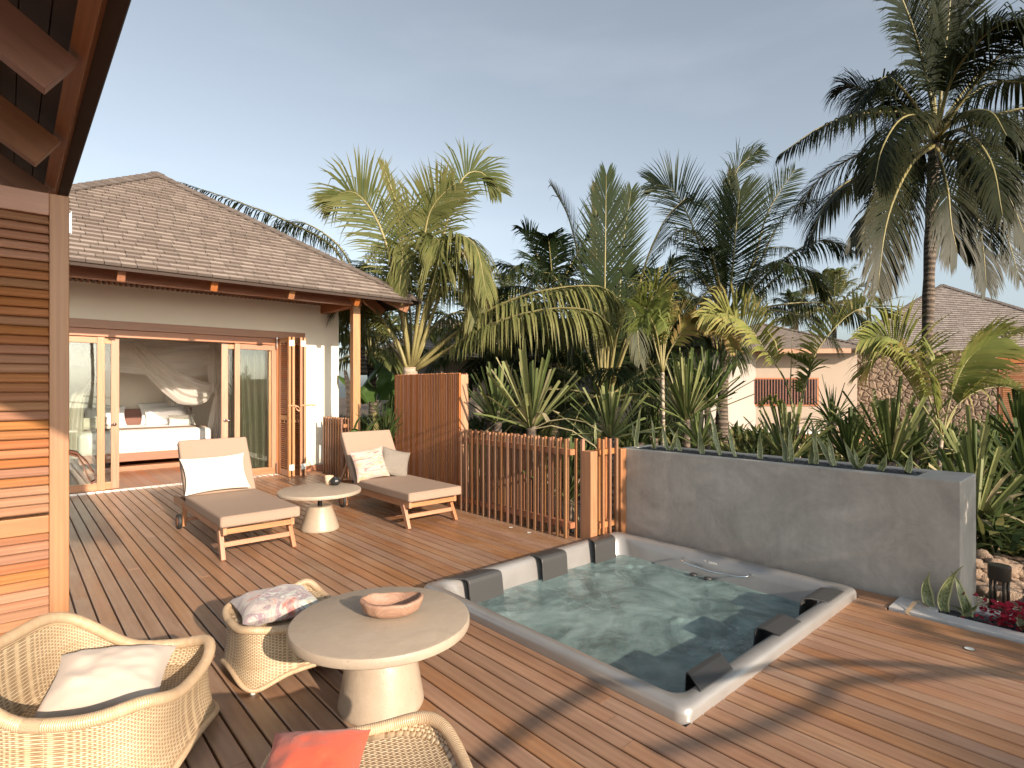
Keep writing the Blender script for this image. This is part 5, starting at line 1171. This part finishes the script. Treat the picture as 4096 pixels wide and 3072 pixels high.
# deck lights
for (x,y,l) in((4.257,4.757,'flush round deck light nearer the slat fence'),(4.256,4.455,'flush round deck light of the pair near the tub, closer to the tub'),(4.366,.685,'flush round deck light on the open deck right of the tub')):
    mb=MB(); mb.lathe([(.0,.0025),(.022,.0035),(.025,.0045)],n=20,cap=False); o=mb.build('deck_light',M['plastic_w'],smooth=True,loc=(x,y,0)); tag(o,l,'deck light',group='round lights set flush in the deck')
    mb=MB(); mb.lathe([(.025,.004),(.028,.004),(.028,.001)],n=20,cap=False); mb.build('bezel',M['lamp'],o)
# rocks
def rockmesh(seed):
    import bmesh
    bm=bmesh.new(); bmesh.ops.create_icosphere(bm,subdivisions=3,radius=1)
    for v in bm.verts:
        q=v.co*1.3+Vector((seed*5,0,0)); v.co*=1+.35*noise.noise(q)+.16*noise.noise(q*3)+.07*noise.noise(q*7); v.co.z*=.75
    me=bpy.data.meshes.new('rock'); bm.to_mesh(me); bm.free(); me.polygons.foreach_set('use_smooth',[True]*len(me.polygons)); me.materials.append(M['rock']); return me
RM=[rockmesh(i) for i in range(6)]
def rock(c,s,label,grp):
    o=bpy.data.objects.new('rock',RM[R.randrange(6)]); C.objects.link(o); o.location=c; o.scale=(s*R.uniform(.8,1.2),s*R.uniform(.7,1),s*R.uniform(.7,1)); o.rotation_euler=(R.uniform(-.4,.4),R.uniform(-.4,.4),R.random()*6); tag(o,label,'rock',grp)
for i in range(70):
    t=R.random(); px=3890+260*t; py=2215+150*R.random()+t*60; z=-.18+.30*max(0,(2330-py)/130)*R.uniform(.6,1); s=R.uniform(.05,.105)
    dz=H-z; dd=FPX*dz/(py-HZ); rock(U(px,py,dd),s,'rough tan coral rock in the pile edging the gravel beside the wall end','coral rocks beside the wall end')
for i in range(80):
    y=R.uniform(4.5,9.5); x=6.9+.35*R.gauss(0,1)*.5+ (y-6)*.05; h=R.random(); rock((x,y,-.2+.28*h*(1-abs(x-6.95))),R.uniform(.06,.14),'coral rock in the low border seen through the slat fence','coral rocks seen through the fence')
for i,(y,) in enumerate([(5.2,),(5.75,),(6.3,)]):
    mb=MB(); mb.box((5.55,y,-.2),(6.6,y+.32,-.15)); tag(mb.build('stepping_stone',M['slate'],bevel=.01),['nearest','middle','farthest'][i]+' dark slate step on the gravel behind the fence','step','slate steps behind the fence')
# ================================================================= FAR VILLAS
G2=empty('villa','villa with a shaded grey side wall behind the central palms','villa',(0,0,0))
x0=16.6;y0=9.3
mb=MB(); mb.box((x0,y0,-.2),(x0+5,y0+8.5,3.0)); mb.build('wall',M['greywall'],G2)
pyramid(G2,x0+2.9,y0+4.2,3.9,5.2,2.82,5.0,M['shingle2'],exp=.15,wd=.2)
mb=MB(); mb.box((x0-.06,y0+6.2,-.1),(x0+.0,y0+7.6,2.3)); fo=mb.build('window',M['teak_dk'],G2); mb=MB(); mb.box((x0-.064,y0+6.3,.05),(x0-.061,y0+7.5,2.2)); mb.build('pane',M['vase'],fo)
# villa 3 : facing the camera
def villa3():
    G=empty('villa','villa with a barred window in a sunlit beige wall beside stone cladding','villa',(0,0,0))
    c=U(3004,1700,20.5); ang=-math.radians(50); MA=Matrix.Translation((c.x,c.y,0))@Matrix.Rotation(ang,4,'Z')
    c=U(3355,1700,21.8); ang2=-math.radians(74); MS=Matrix.Translation((c.x,c.y,0))@Matrix.Rotation(ang2,4,'Z')
    def bx(name,a,b,m,par=G,bev=0,Mx=MA):
        mb=MB(); mb.box(a,b); mb.v=[tuple(Mx@Vector(v)) for v in mb.v]; return mb.build(name,m,par,bevel=bev)
    bx('wall',(-1.05,0,-.2),(3.6,1.6,2.95),M['beige']); bx('stone_wall',(0,0,-.2),(4.7,3.6,2.9),M['stone'],Mx=MS)
    wf=bx('window',(0,-.05,.92),(2.3,.0,1.93),M['teak_red']); bx('pane',(.06,-.056,.97),(2.24,-.052,1.88),M['vase'],wf)
    mb=MB(); x=.08
    while x<2.22: mb.box((x,-.1,.98),(x+.035,-.06,1.88)); x+=.098
    mb.v=[tuple(MA@Vector(v)) for v in mb.v]; mb.build('bars',M['head'],wf)
    dr=bx('door',(-1.0,-.06,-.1),(-.62,-.0,2.15),M['teak_red']); mb=MB(); z=.0
    while z<2.1: mb.box((-.97,-.09,z),(-.66,-.062,z+.035)); z+=.07
    mb.v=[tuple(MA@Vector(v)) for v in mb.v]; mb.build('slats',M['teak_red'],dr); bx('shutter_edge',(-.61,-.40,-.1),(-.45,.0,2.2),M['teak'],dr)
    bx('fascia',(-1.6,-.95,2.76),(3.0,-.86,2.92),M['teak'])
    for k in range(4):
        d_=bx('louvred_door',(4.8+k*.95,.3,.0),(5.7+k*.95,.36,2.4),M['teak_red'],Mx=MS); mb=MB(); z=.1
        while z<2.3: mb.box((4.9+k*.95,.27,z),(5.6+k*.95,.299,z+.035)); z+=.07
        mb.v=[tuple(MS@Vector(v)) for v in mb.v]; mb.build('slats',M['teak'],d_)
    bx('lintel',(4.71,.26,2.42),(9,.4,2.9),M['teak_red'],Mx=MS); bx('back_wall',(4.71,.41,-.2),(9,3.5,2.9),M['teak_dk'],Mx=MS); bx('stone_pier',(0,3.62,-.2),(1,4.4,2.8),M['stone'],Mx=MS)
    cc_=U(3768,1548,26.2); pyramid(G,cc_.x,cc_.y,5.1,4.6,2.93,6.35,M['shingle2'],rz=-math.radians(68),exp=.16,wd=.26)
    c2=MA@Vector((1.0,2.4,0)); pyramid(G,c2.x,c2.y,2.8,3.3,2.9,4.15,M['shingle2'],rz=ang,exp=.16,wd=.26)
    tk=MB(); tk.box((-1.3,-3.0,.0),(3.0,-.4,.12)); tk.v=[tuple(MA@Vector(v)) for v in tk.v]; tag(tk.build('terrace',M['teak'],bevel=.01),'low timber terrace in front of the beige villa wall','terrace')
    tk=MB(); tk.box((-1.0,-2.8,.122),(1.9,-1.0,.2)); tk.v=[tuple(MA@Vector(v)) for v in tk.v]; tag(tk.build('terrace_tub',M['plastic_w'],bevel=.02),'white rim of a sunken tub on the far terrace','hot tub')
    for k in range(3):
        s_=MB(); s_.box((2.0,-3.4-k*.3,-.02-k*.09),(3.0,-3.1-k*.3,.04-k*.09)); s_.v=[tuple(MA@Vector(v)) for v in s_.v]; tag(s_.build('terrace_step',M['teak']),['top','middle','bottom'][k]+' timber step leading up to the far terrace','step','timber steps of the far terrace')
    pm=MB(); pm.beam(MA@Vector((2.1,-.5,.1)),MA@Vector((2.1,-.5,1.2)),.1,.1); tag(pm.build('wooden_post',M['teak']),'short wooden post on the far terrace below the barred window','post')
villa3()
G4=empty('villa','far villa glimpsed between the drooping fronds behind the slat screen','villa',(0,0,0)); c=U(1830,1548,24); mb=MB(); mb.box((c.x-2,c.y-1.5,-.2),(c.x+2.5,c.y+3,2.8)); mb.build('wall',M['beige'],G4); pyramid(G4,c.x+.2,c.y+.7,3.3,3.3,2.7,4.6,M['shingle2'],exp=.15,wd=.2)
# ================================================================= TREES BEHIND THE CAMERA AND ADDED SHADOW RODS (they shade the right of the deck)
sb=MB()
def leafcloud(mb,c,r,n,s=.16):
    for i in range(n):
        v=Vector((R.gauss(0,1),R.gauss(0,1),R.gauss(0,1))).normalized()*R.random()**.4; p=Vector(c)+Vector((v.x*r[0],v.y*r[1],v.z*r[2])); a=R.random()*6.28;e=R.uniform(-1,1); d=Vector((math.cos(a)*math.cos(e),math.sin(a)*math.cos(e),math.sin(e)))*s*R.uniform(.7,1.4); q=d.cross(Vector((R.random(),R.random(),R.random()))).normalized()*s*.4
        mb.add([p,p+d*.5-q,p+d,p+d*.5+q],[(0,1,2,3)])
def shrub(label,c,r,n):
    o=empty('garden_tree',label,'tree',(c[0],c[1],-.2)); mb=MB(); leafcloud(mb,(0,0,c[2]+.2),r,n); mb.build('crown',M['under'],o); t=MB(); t.tube([(0,0,0),(.1,0,c[2])],[.12,.06],8); t.build('trunk',M['trunk'],o,smooth=True)
shrub('dense garden tree out of view at the right, shading the concrete wall',(5.35,-3.0,2.1),(.85,1.2,1.9),3800)
shrub('dense garden tree out of view beside the first, shading the far right of the deck',(4.55,-6.5,1.6),(1.0,1.2,1.15),1700)
s3=Vector((-.06,-1.0,.345))
def leaning(label,gpts,heights):  # unseen thin rod, added and shaped along the sun to cast deck shadows
    p=[Vector((g_[0],g_[1],0))+s3*(h_/.345) for g_,h_ in zip(gpts,heights)]
    base=Vector((p[0].x+2.6,p[0].y-1.2,-.2)); mid=base.lerp(p[0],.5)+Vector((.3,0,.35))
    o=empty('shadow_caster',label,'tree',tuple(base)); t=MB(); P=catmull([base,mid]+p,26); t.tube([q-base for q in P],.02,8); t.build('rod',M['trunk'],o,smooth=True)
    return o
leaning('added thin curved branch out of view, shading the deck right of the tub',[(3.55,.95),(3.05,1.08),(2.6,1.2),(2.1,1.42)],[1.1,1.2,1.25,1.3])
leaning('added thin branch out of view, shading the deck in front of the tub',[(2.55,1.85),(2.32,1.93),(1.9,1.93),(1.45,1.88)],[1.0,1.05,1.1,1.15])
for i,(x,y,zt_,L) in enumerate([(-4.5,-31,8.0,4.3),(-1.0,-34,9.0,4.6),(5,-36,8.5,4.4)]):
    palm(['first','second','third'][i]+' tall palm out of view behind the camera, mirrored in the door glass',(x,y,-.2),[(x,y,-.2),(x+.2,y,2.5),(x,y+.2,zt_)],[],M['palm'],auto=dict(n=15,L=L,ll=.7,rnd=.4,rot=i),tr=.14,nl=34,lw=.06,group='palms behind the camera')
# ================================================================= SKY, SUN, CAMERA
W=bpy.data.worlds.new('World'); bpy.context.scene.world=W; W.use_nodes=True; nt=W.node_tree; nt.nodes.clear()
el=math.atan(.345); 
sky=nt.nodes.new('ShaderNodeTexSky'); sky.sky_type='NISHITA'; sky.sun_disc=False; sky.sun_elevation=el
sx,sy_=-.06,-1.0
sky.sun_rotation=math.atan2(sx,sy_); sky.air_density=.9; sky.dust_density=2.2; sky.ozone_density=2.2; sky.altitude=0
hs_=nt.nodes.new('ShaderNodeHueSaturation'); hs_.inputs['Saturation'].default_value=.43; hs_.inputs['Value'].default_value=1.0
tc=nt.nodes.new('ShaderNodeTexCoord'); mp=nt.nodes.new('ShaderNodeMapping'); mp.inputs['Scale'].default_value=(1.2,1.2,5)
nz=nt.nodes.new('ShaderNodeTexNoise'); nz.inputs['Scale'].default_value=2.6; nz.inputs['Detail'].default_value=6
cr=nt.nodes.new('ShaderNodeValToRGB'); cr.color_ramp.elements[0].position=.52; cr.color_ramp.elements[1].position=.85; cr.color_ramp.elements[1].color=(.07,.07,.07,1)
mx=nt.nodes.new('ShaderNodeMix'); mx.data_type='RGBA'; mx.inputs[7].default_value=(6.2,6.2,6.2,1)
bg=nt.nodes.new('ShaderNodeBackground'); bg.inputs['Strength'].default_value=.114; wo=nt.nodes.new('ShaderNodeOutputWorld')
L_=nt.links.new
L_(sky.outputs[0],hs_.inputs['Color']); L_(tc.outputs['Generated'],mp.inputs[0]); L_(mp.outputs[0],nz.inputs['Vector']); L_(nz.outputs[0],cr.inputs[0]); L_(cr.outputs[0],mx.inputs[0]); tn=nt.nodes.new('ShaderNodeMix'); tn.data_type='RGBA'; tn.blend_type='MULTIPLY'; tn.inputs[0].default_value=1; tn.inputs[7].default_value=(.955,1.0,.985,1); L_(hs_.outputs[0],tn.inputs[6]); L_(tn.outputs[2],mx.inputs[6]); L_(mx.outputs[2],bg.inputs[0]); L_(bg.outputs[0],wo.inputs[0])
sl=bpy.data.lights.new('sun','SUN'); sl.energy=4.4; sl.angle=math.radians(.5); sl.color=(1.0,.82,.65)
so=bpy.data.objects.new('sun',sl); C.objects.link(so); so.rotation_euler=Vector((sx,sy_,.345)).to_track_quat('Z','Y').to_euler()
cd=bpy.data.cameras.new('camera'); cd.sensor_width=36; cd.lens=FPX/4096*36; cd.clip_end=500; cd.clip_start=.05; cd.shift_y=(HZ-1536)/4096
co=bpy.data.objects.new('camera',cd); C.objects.link(co); co.location=(0,0,H); co.rotation_euler=(PI/2,0,-YAW)
bpy.context.scene.camera=co
sc_=bpy.context.scene; sc_.view_settings.view_transform='Standard'; sc_.view_settings.look='None'; sc_.view_settings.exposure=.95; sc_.view_settings.gamma=1
sc_.render.resolution_x=1024; sc_.render.resolution_y=768
sc_.cycles.transparent_max_bounces=16
